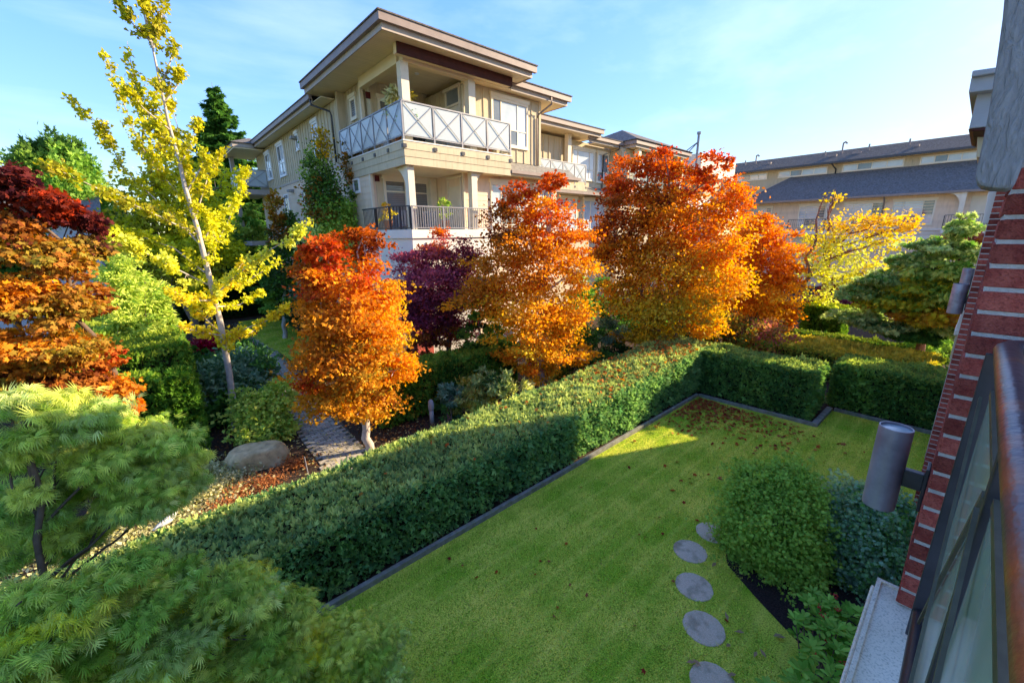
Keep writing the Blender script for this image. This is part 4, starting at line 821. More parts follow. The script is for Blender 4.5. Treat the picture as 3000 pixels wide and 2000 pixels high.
b = MB(); b.tube([(.43, 10.6, -.02), (.36, 10.66, .42)], .014, 6); tag(b.build('garden_stake', METAL), 'thin grey metal stake leaning at the edge of the thuja hedge', 'stake')
b = MB(); b.tube([(1.78, 8.2, -.02), (1.76, 8.2, .40)], .012, 6); tag(b.build('garden_stake', METAL), 'thin upright stake beside the paved path, right of the boulder', 'stake')
# white bird on the hedge
def bird(p, s, az):
    t = empty('bird', p, 'small white bird perched on the edge of the long hedge', 'bird'); ca, sa = math.cos(az), math.sin(az)
    def w(x, y, z): return (p[0]+s*(x*ca-y*sa), p[1]+s*(x*sa+y*ca), p[2]+s*z)
    def tb(pts, rr, n, nm, m, sm=True): b = MB(); b.tube(pts, [r*s for r in rr], n); b.build(nm, m, t, sm)
    FE = mat('white_feather', (.60, .57, .48), (.70, .67, .58), scale=40, rough=.8); BK = mat('beak', (.25, .18, .08))
    tb([w(-.95, 0, .18), w(-.7, 0, .26), w(-.45, 0, .34), w(0, 0, .42), w(.3, 0, .52), w(.48, 0, .68), w(.60, 0, .74), w(.70, 0, .72), w(.76, 0, .70)], [.06, .10, .20, .29, .27, .19, .17, .12, .05], 14, 'body', FE)
    tb([w(.76, 0, .70), w(.92, 0, .66)], [.045, .006], 8, 'beak', BK)
    for sd in (-1, 1):
        tb([w(-.75, sd*.12, .26), w(-.35, sd*.25, .36), w(.05, sd*.29, .45), w(.22, sd*.26, .47)], [.02, .09, .10, .04], 8, 'wing', FE); tb([w(.05, sd*.1, .2), w(.05, sd*.1, -.05)], [.02, .02], 5, 'leg', BK)
bp_ = onp(388, 1208, 2, .98); bird((bp_.x, bp_.y, 1.0), .17, R(20))
# ================================================================== VEGETATION
def q(s):
    T = dict(red=(.50, .055, .015), dred=(.13, .022, .014), ored=(.68, .17, .015), org=(.86, .35, .02), yor=(.90, .54, .035), yel=(.76, .56, .04), oli=(.36, .29, .04), brn=(.50, .19, .03), pur=(.30, .06, .13), pnk=(.56, .13, .15), mar=(.13, .026, .03),
             gy=(.86, .80, .05), gd=(.50, .52, .03), go=(.64, .55, .03), dg=(.045, .12, .025), mg=(.13, .30, .045), lg=(.34, .52, .08), yg=(.66, .72, .14), bg=(.09, .20, .10), pg=(.60, .70, .24), cr=(.80, .76, .42), fr=(.62, .012, .075), ivy=(.06, .11, .03), fro=(.30, .46, .30), dgd=(.012, .035, .015))
    return T[s]
def LP(spec, d): return lobes_from_px([(x, y, rx, ry, dd, q(a), q(b_)) for (x, y, rx, ry, dd, a, b_) in spec], d)
def gbase(x, d):                 # ground point under a view column at distance d
    p = atd(x, 784, d); return (p.x, p.y, 0.0)
# --- clipped hedges
def zmain(x, y): return np.interp(x, [-6, 0, 4.5, 7, 11.6, 13], [.95, .97, 1.04, 1.08, 1.30, 1.30])
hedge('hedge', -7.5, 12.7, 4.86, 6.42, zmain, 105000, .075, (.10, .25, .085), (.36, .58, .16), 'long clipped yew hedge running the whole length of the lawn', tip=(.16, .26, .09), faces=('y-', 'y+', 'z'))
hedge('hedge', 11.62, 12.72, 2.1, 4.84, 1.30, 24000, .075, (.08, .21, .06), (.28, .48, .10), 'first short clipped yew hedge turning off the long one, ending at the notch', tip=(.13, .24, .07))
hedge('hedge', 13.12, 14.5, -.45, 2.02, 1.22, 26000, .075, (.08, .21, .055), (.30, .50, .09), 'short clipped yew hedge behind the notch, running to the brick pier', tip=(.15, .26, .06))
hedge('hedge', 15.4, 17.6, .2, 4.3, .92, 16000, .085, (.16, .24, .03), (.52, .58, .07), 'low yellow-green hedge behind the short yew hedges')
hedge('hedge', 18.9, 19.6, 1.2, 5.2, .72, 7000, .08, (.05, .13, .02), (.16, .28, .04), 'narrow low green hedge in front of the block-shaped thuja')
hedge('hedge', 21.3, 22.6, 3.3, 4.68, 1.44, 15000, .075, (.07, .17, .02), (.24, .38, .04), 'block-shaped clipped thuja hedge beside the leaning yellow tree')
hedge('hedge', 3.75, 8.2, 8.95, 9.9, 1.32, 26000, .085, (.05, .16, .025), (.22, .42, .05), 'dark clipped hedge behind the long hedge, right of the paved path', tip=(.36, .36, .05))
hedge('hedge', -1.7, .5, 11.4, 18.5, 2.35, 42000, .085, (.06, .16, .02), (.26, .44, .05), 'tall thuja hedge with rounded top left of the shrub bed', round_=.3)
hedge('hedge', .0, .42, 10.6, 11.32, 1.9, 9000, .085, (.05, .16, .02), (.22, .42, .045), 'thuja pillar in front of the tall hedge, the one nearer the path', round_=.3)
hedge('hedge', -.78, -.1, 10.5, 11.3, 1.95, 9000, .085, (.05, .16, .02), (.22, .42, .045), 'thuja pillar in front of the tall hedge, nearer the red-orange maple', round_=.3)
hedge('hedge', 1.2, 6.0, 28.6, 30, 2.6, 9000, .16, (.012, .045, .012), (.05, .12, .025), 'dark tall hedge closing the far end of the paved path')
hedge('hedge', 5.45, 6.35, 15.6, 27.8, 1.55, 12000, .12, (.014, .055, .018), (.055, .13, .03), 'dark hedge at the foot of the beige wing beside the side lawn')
# --- maples
mg_ = 'autumn maples in the garden'
t1 = LP([(745, 585, 62, 42, 0, 'red', 'ored'), (836, 562, 46, 40, .2, 'dred', 'ored'), (716, 640, 50, 40, 0, 'red', 'brn'), (790, 640, 90, 55, -.1, 'red', 'org'), (880, 690, 58, 70, .1, 'org', 'yel'), (735, 720, 50, 60, -.1, 'brn', 'org'), (800, 735, 95, 70, -.3, 'brn', 'org'), (885, 770, 55, 55, .1, 'org', 'yel'), (758, 820, 78, 60, -.3, 'brn', 'org'), (830, 830, 85, 60, -.3, 'oli', 'org'), (910, 850, 50, 42, 0, 'org', 'yor'), (712, 880, 36, 26, -.5, 'red', 'org'), (765, 905, 75, 40, -.2, 'oli', 'org'), (845, 920, 75, 42, 0, 'brn', 'yor')], 8.84)
tree('maple_tree', (3.10, 8.28, 0), t1, 34000, .058, 'red and orange maple with bare lower trunk standing beside the paved path', group=mg_, bark=BARKP, trunk_r=.085, fork=.30, flat=.42, clump=.38, per=80, tmpl=T3, out=.24, rs=.84)
t2 = LP([(1266, 422, 34, 32, 0, 'red', 'ored'), (1188, 452, 40, 40, 0, 'red', 'ored'), (1160, 525, 48, 58, .2, 'dred', 'brn'), (1245, 500, 62, 60, -.1, 'red', 'org'), (1318, 545, 40, 55, 0, 'ored', 'org'), (1150, 610, 66, 60, 0, 'brn', 'org'), (1235, 600, 80, 70, -.3, 'ored', 'org'), (1325, 625, 46, 50, 0, 'org', 'yor'), (1112, 680, 58, 52, 0, 'brn', 'org'), (1210, 700, 95, 60, -.3, 'org', 'yor'), (1305, 720, 66, 48, -.1, 'org', 'yor'), (1240, 775, 90, 46, -.2, 'org', 'yel'), (1190, 828, 52, 24, -.2, 'ored', 'yor'), (1312, 820, 58, 22, -.1, 'org', 'yor'), (1248, 855, 46, 26, -.1, 'org', 'yel')], 11.2)
tree('maple_tree', gbase(1248, 11.2), t2, 34000, .08, 'bright orange maple with a red top, rising straight behind the long hedge', group=mg_, bark=BARKP, trunk_r=.1, fork=.30, flat=.42, clump=.38, per=80, out=.24, rs=.84)
t3 = LP([(1512, 372, 48, 42, 0, 'red', 'ored'), (1438, 410, 48, 45, 0, 'red', 'ored'), (1562, 425, 50, 42, .2, 'red', 'org'), (1645, 402, 38, 42, 0, 'red', 'ored'), (1672, 470, 48, 50, .1, 'ored', 'org'), (1462, 480, 80, 56, -.2, 'dred', 'ored'), (1560, 505, 95, 62, -.3, 'ored', 'org'), (1650, 560, 66, 66, 0, 'ored', 'yor'), (1392, 540, 32, 55, 0, 'red', 'brn'), (1432, 590, 70, 66, -.2, 'dred', 'org'), (1530, 610, 100, 66, -.5, 'brn', 'yor'), (1625, 650, 76, 56, -.2, 'org', 'yel'), (1436, 680, 62, 48, 0, 'oli', 'org'), (1535, 705, 100, 52, -.4, 'oli', 'yel'), (1605, 735, 62, 36, -.2, 'org', 'yel'), (1500, 765, 66, 28, -.2, 'oli', 'yel'), (1420, 775, 38, 14, 0, 'oli', 'yor')], 14.5)
tree('maple_tree', gbase(1518, 14.5), t3, 52000, .094, 'largest orange maple, several stems, red at the top and yellow at the skirts', group=mg_, bark=BARK, trunk_r=.085, fork=.26, stems=4, flat=.42, clump=.38, per=80, out=.24, rs=.84)
t4 = LP([(1742, 530, 56, 42, 0, 'ored', 'org'), (1700, 590, 40, 55, 0, 'red', 'org'), (1765, 595, 60, 55, 0, 'ored', 'org'), (1815, 630, 28, 45, 0, 'ored', 'org'), (1700, 665, 56, 50, 0, 'ored', 'org'), (1775, 680, 62, 46, -.2, 'org', 'yor'), (1725, 722, 66, 30, -.2, 'org', 'yor'), (1800, 725, 38, 28, 0, 'ored', 'org')], 19)
tree('maple_tree', gbase(1735, 19), t4, 21000, .105, 'smaller red-orange maple behind the dome-shaped bush, left of the yellow tree', group=mg_, trunk_r=.09, fork=.28, flat=.42, clump=.38, per=80, out=.24, rs=.84)
t5 = LP([(955, 595, 38, 36, 0, 'pnk', 'pur'), (1005, 575, 34, 34, 0, 'pnk', 'ored'), (1060, 592, 40, 36, 0, 'pnk', 'mar'), (940, 655, 40, 44, 0, 'pur', 'pnk'), (1012, 650, 62, 46, -.2, 'pur', 'pnk'), (1062, 665, 42, 40, 0, 'pur', 'pnk'), (985, 715, 60, 40, -.2, 'pur', 'mar'), (1050, 735, 50, 40, 0, 'mar', 'pnk'), (1000, 775, 50, 26, -.2, 'mar', 'brn'), (945, 720, 30, 40, 0, 'pur', 'mar')], 12.7)
tree('maple_tree', gbase(1005, 12.7), t5, 34000, .06, 'small purple maple in front of the white parapet, between two orange maples', group=mg_, bark=TWIG, trunk_r=.06, fork=.3, stems=3, flat=.42, clump=.38, per=130, tmpl=T3, rs=1.05)
t6 = LP([(30, 425, 60, 50, 0, 'dred', 'mar'), (110, 475, 66, 42, 0, 'dred', 'red'), (195, 510, 40, 34, 0, 'dred', 'mar'), (20, 540, 66, 70, 0, 'dred', 'brn'), (110, 590, 74, 56, -.3, 'oli', 'brn'), (200, 575, 44, 46, 0, 'mar', 'oli'), (30, 680, 76, 66, -.4, 'dred', 'org'), (130, 700, 76, 60, -.4, 'oli', 'brn'), (208, 680, 36, 46, 0, 'dred', 'brn'), (50, 800, 76, 50, -.3, 'brn', 'org'), (150, 805, 76, 50, -.3, 'oli', 'brn'), (228, 815, 34, 44, 0, 'brn', 'red'), (140, 890, 80, 40, -.2, 'dred', 'brn'), (240, 900, 60, 40, -.1, 'brn', 'org'), (300, 940, 30, 22, 0, 'red', 'org'), (120, 950, 60, 34, 0, 'oli', 'brn'), (20, 900, 66, 46, 0, 'brn', 'oli'), (-10, 840, 50, 50, 0, 'dred', 'brn')], 8.3)
tree('maple_tree', gbase(150, 8.6), t6, 36000, .052, 'dark red and orange maple with large drooping leaves at the left edge', group=mg_, bark=TWIG, trunk_r=.07, fork=.28, stems=2, flat=.42, clump=.36, per=60, tmpl=TMAPLE, droop=.5, up=.4, rs=.78)
# --- laceleaf maple in the foreground
lace = []
for k in range(84):
    x = random.uniform(-60, 430); y = random.uniform(862+x*.33, 1335-x*.42)
    if y > 1345-x*.42 or 835+x*.33 > 1300-x*.42: continue
    lace.append((x, y, random.uniform(28, 52), random.uniform(8, 14), random.uniform(-.3, .5), random.choice(['lg', 'yg', 'lg']), random.choice(['yg', 'yg', 'pg', 'yg', 'pg']), 3.95))
for k in range(100):
    x = random.uniform(-40, 900); yb = 1265+(x/900)**2*215 if x > 250 else 1365-x*.33; y = yb+(1600-yb)*random.random()
    lace.append((x, y, random.uniform(34, 66), random.uniform(8, 15), random.uniform(-.35, .25), random.choice(['lg', 'yg', 'lg']), random.choice(['yg', 'yg', 'pg', 'lg', 'yg', 'gy']), 3.3))
t7 = []
for e in lace: t7 += LP([e[:7]], e[7])
tree('laceleaf_maple', (-1.75, 4.05, 0), t7, 84000, .064, 'spreading green laceleaf maple with feathery leaves filling the near left corner', bark=TWIG, trunk_r=.032, fork=.45, flat=.45, clump=.62, per=16, tmpl=TLACE, droop=.5, up=.6, shell=.1, twigs=1, out=.25, rs=1.0, cvar=.25, lstep=7)
# --- yellow tree, hinoki and bushes on the right
t8 = LP([(1912, 455, 16, 24, 0, 'go', 'yor'), (1890, 548, 50, 34, 0, 'yel', 'gy'), (1960, 515, 56, 26, 0, 'yel', 'yor'), (2040, 505, 56, 24, 0, 'yel', 'yor'), (1950, 575, 66, 36, -.2, 'gy', 'yg'), (1860, 610, 40, 40, 0, 'yg', 'gy'), (2040, 555, 50, 28, 0, 'yel', 'gy'), (1925, 640, 62, 28, -.2, 'yg', 'gy'), (1995, 625, 46, 30, 0, 'yg', 'yel'), (2088, 525, 26, 16, 0, 'yel', 'yor'), (1890, 680, 40, 18, 0, 'yg', 'gy')], 22)
tree('yellow_tree', (21.75, 5.15, 0), t8, 4600, .12, 'leaning yellow tree with reddish trunk and bare twigs at its top', bark=BARKR, trunk_r=.13, fork=.26, stems=2, flat=.5, clump=.34, per=9, shell=.3, twigs=6)
t9 = LP([(2205, 528, 34, 20, 0, 'mg', 'pg'), (2150, 565, 45, 22, 0, 'mg', 'pg'), (2235, 580, 36, 26, 0, 'mg', 'pg'), (2085, 600, 45, 20, 0, 'mg', 'pg'), (2160, 620, 60, 22, -.4, 'mg', 'yg'), (2035, 640, 52, 20, 0, 'mg', 'pg'), (2230, 640, 40, 26, 0, 'dg', 'pg'), (2110, 655, 60, 20, -.3, 'mg', 'go'), (1990, 672, 48, 18, 0, 'mg', 'pg'), (2180, 680, 60, 22, -.4, 'mg', 'yg'), (2060, 695, 62, 20, -.3, 'mg', 'go'), (1968, 728, 44, 18, 0, 'mg', 'pg'), (2235, 705, 34, 26, 0, 'dg', 'mg'), (2130, 725, 66, 18, -.4, 'brn', 'go'), (2030, 745, 56, 16, -.3, 'dg', 'pg'), (2195, 755, 48, 18, -.3, 'mg', 'pg'), (2100, 768, 50, 14, -.2, 'dg', 'mg'), (2210, 505, 16, 18, 0, 'lg', 'pg')], 18.5)
tree('hinoki_cypress', gbase(2130, 18.8), t9, 34000, .13, 'layered green cypress with pale tips and rusty inner twigs near the brick wall', bark=BARKR, trunk_r=.12, fork=.4, flat=.22, clump=.30, per=40, tmpl=TSPRAY, m=NEED, droop=.3, up=.4)
shrub('globe_shrub', gbase(2140, 19.8), LP([(2140, 800, 46, 34, 0, 'mg', 'lg'), (2120, 815, 34, 26, 0, 'mg', 'lg'), (2160, 812, 28, 28, 0, 'dg', 'lg')], 19.8), 7000, .09, 'round green globe shrub below the layered cypress', tmpl=TSPRIG, m=NEED, shell=.8, clump=.3)
shrub('dome_shrub', gbase(1705, 17.2), LP([(1700, 776, 92, 44, 0, 'brn', 'mg'), (1650, 785, 48, 38, 0, 'yor', 'mg'), (1758, 776, 50, 44, 0, 'pnk', 'oli'), (1705, 762, 66, 30, .2, 'mar', 'oli')], 16.6), 15000, .085, 'wide dome-shaped bush with red and green leaves behind the corner of the long hedge', shell=.8, clump=.26)
shrub('yew_shrub', gbase(1585, 16), LP([(1590, 772, 44, 30, 0, 'dg', 'bg'), (1630, 752, 30, 20, 0, 'dg', 'mg')], 16), 5000, .1, 'dark blue-green bush left of the dome-shaped bush, under the largest maple', tmpl=TSPRIG, m=NEED, shell=.6)
# --- shrubs behind the long hedge
shrub('nandina_shrub', (5.75, 7.7, 0), LP([(1090, 905, 44, 36, 0, 'oli', 'pg'), (1140, 880, 46, 36, 0, 'dg', 'pg'), (1190, 900, 34, 26, -.1, 'cr', 'yg'), (1060, 940, 30, 20, -.2, 'oli', 'yg'), (1110, 935, 40, 18, -.3, 'mg', 'yg')], 10.0), 5500, .13, 'spiky variegated shrub with narrow pale leaves behind the long hedge', tmpl=TNARROW, shell=.4)
shrub('blue_shrub', (5.0, 8.1, 0), LP([(1040, 905, 30, 36, .2, 'bg', 'fro'), (1025, 945, 28, 22, 0, 'bg', 'mg')], 9.9), 2200, .11, 'blue-green spiky shrub next to the grey bollard light', tmpl=TNARROW, shell=.4)
shrub('dark_shrub', (9.4, 8.6, 0), LP([(1320, 862, 44, 30, 0, 'dg', 'oli'), (1370, 840, 44, 34, 0, 'dgd', 'mg'), (1300, 800, 36, 30, .5, 'oli', 'mg'), (1350, 780, 40, 30, .8, 'dg', 'mg'), (1270, 880, 34, 18, 0, 'dg', 'pg')], 12.3), 6500, .13, 'dark long-leaved shrub right of the bright orange maple trunk', tmpl=TNARROW, shell=.4)
shrub('dark_shrub', (11.4, 8.8, 0), LP([(1420, 810, 50, 34, 0, 'dgd', 'dg'), (1400, 760, 40, 30, .4, 'dg', 'fro'), (1450, 830, 40, 20, -.2, 'dgd', 'mg')], 14.0), 4500, .14, 'dark spiky shrub under the left side of the largest maple', tmpl=TNARROW, shell=.4)
tree('young_tree', gbase(1124, 11.9), LP([(1120, 640, 26, 36, 0, 'mg', 'lg'), (1100, 705, 34, 40, 0, 'mg', 'lg'), (1135, 740, 40, 36, 0, 'mg', 'lg'), (1095, 775, 40, 36, 0, 'dg', 'lg'), (1160, 800, 44, 34, .2, 'mg', 'lg'), (1110, 825, 40, 26, -.1, 'mg', 'yg')], 12.0), 7500, .10, 'slender young green tree between the purple and the bright orange maple', bark=TWIG, trunk_r=.04, stems=2, fork=.4)
shrub('green_shrub', (13.2, 12.3, 0), LP([(1335, 700, 40, 60, 0, 'mg', 'lg'), (1290, 760, 50, 40, -.6, 'dg', 'mg'), (1390, 690, 30, 50, 1, 'dg', 'mg')], 17.5), 5000, .14, 'green bushes at the house foot seen between the two largest orange maples')
# --- shrub bed left of the path
shrub('rhododendron_shrub', (1.3, 13.2, 0), LP([(530, 850, 62, 40, 0, 'bg', 'fro'), (590, 840, 46, 34, .2, 'mg', 'bg'), (500, 905, 40, 46, -.6, 'dg', 'fro'), (615, 872, 22, 22, 0, 'mg', 'brn'), (560, 805, 46, 26, 1.5, 'bg', 'mg'), (530, 935, 44, 34, -1.2, 'dg', 'mg'), (570, 890, 50, 30, -.8, 'dg', 'fro')], 13.4), 7500, .14, 'wide blue-green rhododendron under the ginkgo trunk', tmpl=TOBL, clump=.24, flat=.4, per=9)
shrub('pieris_shrub', (1.55, 10.7, 0), LP([(605, 945, 62, 44, 0, 'lg', 'yg'), (645, 905, 36, 34, .3, 'lg', 'yg'), (570, 930, 36, 36, .2, 'mg', 'yg'), (630, 985, 46, 28, -.3, 'yg', 'lg'), (570, 995, 36, 20, -.4, 'mg', 'yg'), (600, 1000, 50, 18, -.5, 'mg', 'yg')], 10.8), 7500, .09, 'bright yellow-green pieris bush beside the path behind the boulder', clump=.22, per=12)
shrub('burning_bush', (1.45, 18.5, 0), LP([(495, 788, 52, 24, 0, 'fr', 'fr'), (545, 783, 40, 22, .3, 'fr', 'pnk'), (468, 785, 32, 22, 0, 'fr', 'pnk')], 18.6), 8000, .10, 'crimson clipped bush behind the rhododendron, left of the ginkgo trunk', shell=.7)
shrub('low_shrub', (1.2, 16.5, 0), LP([(480, 832, 40, 24, 0, 'mg', 'bg'), (455, 815, 26, 18, .4, 'dg', 'mg')], 16.3), 2500, .11, 'low mid-green bush below the crimson bush')
shrub('low_shrub', (1.9, 17.0, 0), LP([(550, 802, 26, 16, 0, 'lg', 'yg'), (535, 815, 24, 14, 0, 'mg', 'lg')], 16.8), 2200, .11, 'small yellow-green bush between the rhododendron and the path bend')
shrub('bamboo_shrub', gbase(318, 14.2), LP([(285, 630, 52, 40, 0, 'lg', 'yg'), (335, 680, 48, 46, 0, 'lg', 'yg'), (265, 700, 48, 46, -.3, 'lg', 'yg'), (310, 760, 60, 46, -.4, 'mg', 'yg'), (368, 730, 28, 34, .2, 'lg', 'yg'), (262, 785, 46, 36, -.5, 'lg', 'yg'), (335, 805, 40, 26, -.2, 'mg', 'lg')], 14.2), 14000, .13, 'bright green long-leaved bush between the red maple and the tall thuja hedge', tmpl=TNARROW, shell=.4, clump=.3)
# groundcover of the bed (uncountable)
def cover(name, pts, n, size, ca, cb, h, tmpl=TK):
    pts = np.array(pts); k = rng.integers(0, len(pts), n); P = np.zeros((n, 3)); P[:, :2] = pts[k, :2]+rng.normal(size=(n, 2))*pts[k, 2:3]*.5; P[:, 2] = np.abs(rng.normal(size=n))*h*.6+.015
    C = mixc(ca, cb, np.clip(.5+.4*rng.normal(size=n), 0, 1)); N = nrm(rng.normal(size=(n, 3))*.6+np.array([0, 0, .9])); return leaves(name, P, rdir(n)+np.array([0, 0, .25]), N, size*(.6+.8*rng.random(n)), C, tmpl, LEAF, None)
cover('ground_cover', [(.55, 9.0, .5), (.2, 8.6, .7), (-.3, 8.2, .8), (-.9, 7.9, .9), (.3, 9.5, .4), (-1.6, 7.7, .9), (-1.3, 8.6, .9), (0, 9.2, .6)], 8500, .055, q('cr'), (.36, .34, .10), .14)
cover('ground_cover', [(1.1, 8.45, .35), (.7, 8.4, .35), (1.65, 8.75, .22), (.3, 8.0, .3)], 2600, .06, (.5, .22, .08), (.42, .16, .06), .12, TNARROW)
cover('leaf_litter', [(.9, 10.4, .6), (1.2, 11.5, .8), (.7, 9.9, .4), (1.8, 8.7, .4), (3.6, 8.7, .5), (4.4, 8.5, .5), (1.0, 7.4, .9), (-.2, 7.0, .9), (6, 7.6, 1.5), (9, 7.7, 1.5)], 1500, .06, (.30, .14, .05), (.14, .06, .03), .012)
# --- ginkgo trees
def ginkgo(base, dist, tr, branches, label, n, size, r0, bark, cols):
    t = empty('ginkgo_tree', base, label, 'tree', 'yellow ginkgo trees by the path'); mb = MB()
    pts = [Vector(base)-Vector((0, 0, .05))]+[atd(x, y, dist) for x, y in tr]
    mb.tube(pts, [r0*(1-.93*i/(len(pts)-1)) for i in range(len(pts))], 12, False); mb.build('trunk', bark, t, True)
    br = MB(); P = []; C = []
    for (pl, r, ca, cb, w) in branches:
        pp = [atd(x, y, dist+dd) for x, y, dd in pl]; L = sum((b_-a).length for a, b_ in zip(pp, pp[1:])); br.tube(pp, [.02*(1-.8*i/(len(pp)-1)) for i in range(len(pp))], 5, False)
        k = int(n*w*L); nb = max(6, int(L*15)); A = np.array(pp)
        sb = rng.random(nb)**.85*(len(pp)-1); i0 = np.minimum(sb.astype(int), len(pp)-2); f = (sb-i0)[:, None]; ax = A[i0]*(1-f)+A[i0+1]*f
        ctr = ax+rdir(nb)*np.array([1, 1, .8])*(r*(1.15-.75*sb/(len(pp)-1))*(.25+1.15*rng.random(nb)))[:, None]
        for a_, c_2 in zip(ax, ctr): br.tube([Vector(a_), Vector(c_2)], [.006, .003], 3, False)
        ib = rng.integers(0, nb, k); P.append(ctr[ib]+rng.normal(size=(k, 3))*.045); C.append(mixc(q(ca), q(cb), np.clip(rng.random(nb)[ib]*.7+.15+.2*rng.normal(size=k), 0, 1)))
    br.build('branches', bark, t, True); P = np.vstack(P); C = np.vstack(C); k = len(P)
    leaves('crown', P, rdir(k)+np.array([0, 0, -.2]), nrm(rng.normal(size=(k, 3))+np.array([0, 0, .6])), size*(.6+.7*rng.random(k)), C, TFAN, LEAF, t)
GT = [(538, 950), (527, 860), (507, 745), (484, 650), (455, 530), (425, 430), (412, 372), (388, 285), (362, 165), (340, 60), (330, -10)]
GB = [([(523, 775, 0), (570, 752, -.3), (610, 738, -.5), (655, 705, -.6)], .11, 'gy', 'yel', 1.2), ([(535, 770, 0), (575, 765, .3), (600, 745, .4)], .10, 'gy', 'yel', .9), ([(515, 772, 0), (460, 762, -.3), (405, 748, -.5)], .10, 'gy', 'yel', 1.0), ([(512, 770, 0), (470, 730, .3), (448, 720, .5)], .08, 'gy', 'yel', .8), ([(500, 775, 0), (520, 800, -.2), (530, 790, -.3)], .06, 'gy', 'yel', .7),
      ([(492, 680, 0), (545, 630, -.3), (610, 580, -.5), (670, 545, -.7), (715, 505, -.8)], .14, 'gy', 'yg', 1.3), ([(490, 700, 0), (520, 655, .2), (560, 600, .3)], .18, 'gy', 'yel', 1.2), ([(488, 660, 0), (560, 650, .6), (640, 600, 1.0)], .07, 'gd', 'gy', .6),
      ([(480, 655, 0), (420, 625, -.3), (350, 590, -.5), (290, 555, -.7), (250, 540, -.8)], .24, 'gy', 'yg', 1.9), ([(470, 625, 0), (400, 570, .2), (330, 545, .4), (270, 530, .5)], .22, 'gy', 'gd', 1.4), ([(490, 690, 0), (440, 690, -.4), (380, 660, -.7)], .18, 'gy', 'yel', 1.2), ([(500, 715, 0), (455, 715, .2), (430, 700, .4)], .14, 'gy', 'yel', 1.0),
      ([(458, 560, 0), (420, 520, .2), (370, 470, .5), (280, 385, .8), (240, 300, 1.0), (165, 225, 1.2)], .16, 'gd', 'go', .9), ([(440, 480, 0), (370, 400, .4), (320, 330, .7), (240, 125, 1.0)], .13, 'gd', 'go', .8), ([(405, 350, 0), (350, 280, .2), (310, 200, .3), (292, 95, .4)], .13, 'go', 'gd', 1.0), ([(392, 300, 0), (330, 250, -.2), (285, 190, -.3)], .1, 'gd', 'go', .8),
      ([(350, 100, 0), (300, 50, 0), (272, 0, .1)], .10, 'gd', 'oli', 1.2), ([(352, 110, 0), (370, 40, 0), (376, 0, .1)], .10, 'gd', 'oli', 1.2), ([(345, 90, 0), (330, 30, 0), (325, -20, 0)], .13, 'gd', 'go', 1.6), ([(430, 440, 0), (465, 380, -.1), (470, 345, -.2)], .09, 'go', 'gd', .8), ([(448, 500, 0), (480, 400, .2), (510, 345, .4)], .09, 'gd', 'go', .7), ([(412, 380, 0), (440, 330, .1), (455, 270, .1)], .08, 'go', 'gd', .8),
      ([(468, 600, 0), (520, 520, .8), (555, 430, 1.3), (565, 380, 1.5)], .15, 'gd', 'gy', .9), ([(462, 560, 0), (500, 500, .4), (530, 470, .6)], .14, 'gd', 'gy', .9), ([(455, 540, 0), (350, 490, -.5), (240, 440, -1.0), (100, 375, -1.5)], .15, 'gd', 'oli', .8), ([(375, 240, 0), (405, 200, 0), (415, 160, 0)], .08, 'go', 'gd', .8), ([(370, 200, 0), (395, 130, .1), (400, 90, .1)], .07, 'gd', 'oli', .8), ([(440, 480, 0), (430, 430, .2), (420, 330, .2), (380, 200, .1)], .12, 'gd', 'go', 1.0),
      ([(475, 620, 0), (500, 560, .2), (470, 480, .3)], .2, 'gy', 'gd', 1.0), ([(495, 705, 0), (550, 700, .4), (600, 670, .7)], .06, 'gd', 'gy', .7)]
ginkgo((1.06, 11.61, 0), 11.66, GT, GB, 'tall ginkgo with pale leaning trunk and long yellow branches, nearest the path', 350, .068, .085, BARKP, None)
tg = LP([(345, 235, 26, 60, 0, 'go', 'gd'), (372, 320, 40, 50, 0, 'go', 'gd'), (395, 395, 62, 44, 0, 'gd', 'go'), (330, 440, 46, 40, 0, 'gd', 'oli'), (430, 450, 66, 46, 0, 'gd', 'gy'), (360, 500, 86, 40, 0, 'gd', 'oli'), (460, 520, 66, 46, 0, 'gd', 'gy'), (400, 565, 100, 40, 0, 'gd', 'gy'), (500, 580, 56, 36, 0, 'gd', 'gy'), (420, 620, 86, 32, 0, 'gd', 'oli'), (300, 520, 46, 36, 0, 'gd', 'oli'), (480, 650, 56, 24, 0, 'gd', 'gy'), (530, 430, 24, 50, 0, 'gd', 'gy')], 25)
tree('ginkgo_tree', gbase(462, 25.5), tg, 13000, .14, 'dull olive-yellow ginkgo standing behind the tall pale-trunked one', group='yellow ginkgo trees by the path', bark=BARK, trunk_r=.16, stems=2, fork=.4, tmpl=TFAN, flat=.3, clump=.32, per=12, droop=.2)
# --- columnar trees at the wing, conifers and backdrop
pd = onp(750, 560, 0, 5.5); pdist = math.hypot(pd.x, pd.y)
tree('pear_tree', gbase(752, pdist), LP([(738, 330, 14, 40, 0, 'yor', 'oli'), (730, 385, 28, 44, 0, 'ivy', 'lg'), (745, 440, 36, 44, 0, 'ivy', 'mg'), (760, 490, 42, 40, 0, 'mg', 'lg'), (735, 470, 30, 46, 0, 'ivy', 'brn'), (770, 540, 46, 36, 0, 'yg', 'lg'), (735, 555, 40, 34, 0, 'yg', 'pg'), (790, 580, 36, 34, 0, 'yg', 'pg'), (810, 385, 20, 40, .4, 'ivy', 'brn'), (818, 440, 18, 30, .4, 'lg', 'ivy'), (808, 495, 24, 26, .4, 'yg', 'lg')], pdist), 17000, .10, 'narrow columnar tree with red-tipped top in front of the beige wing', bark=BARKP, trunk_r=.07, stems=2, fork=.3, flat=.8, droop=.4, per=20, clump=.3, rs=1.0)
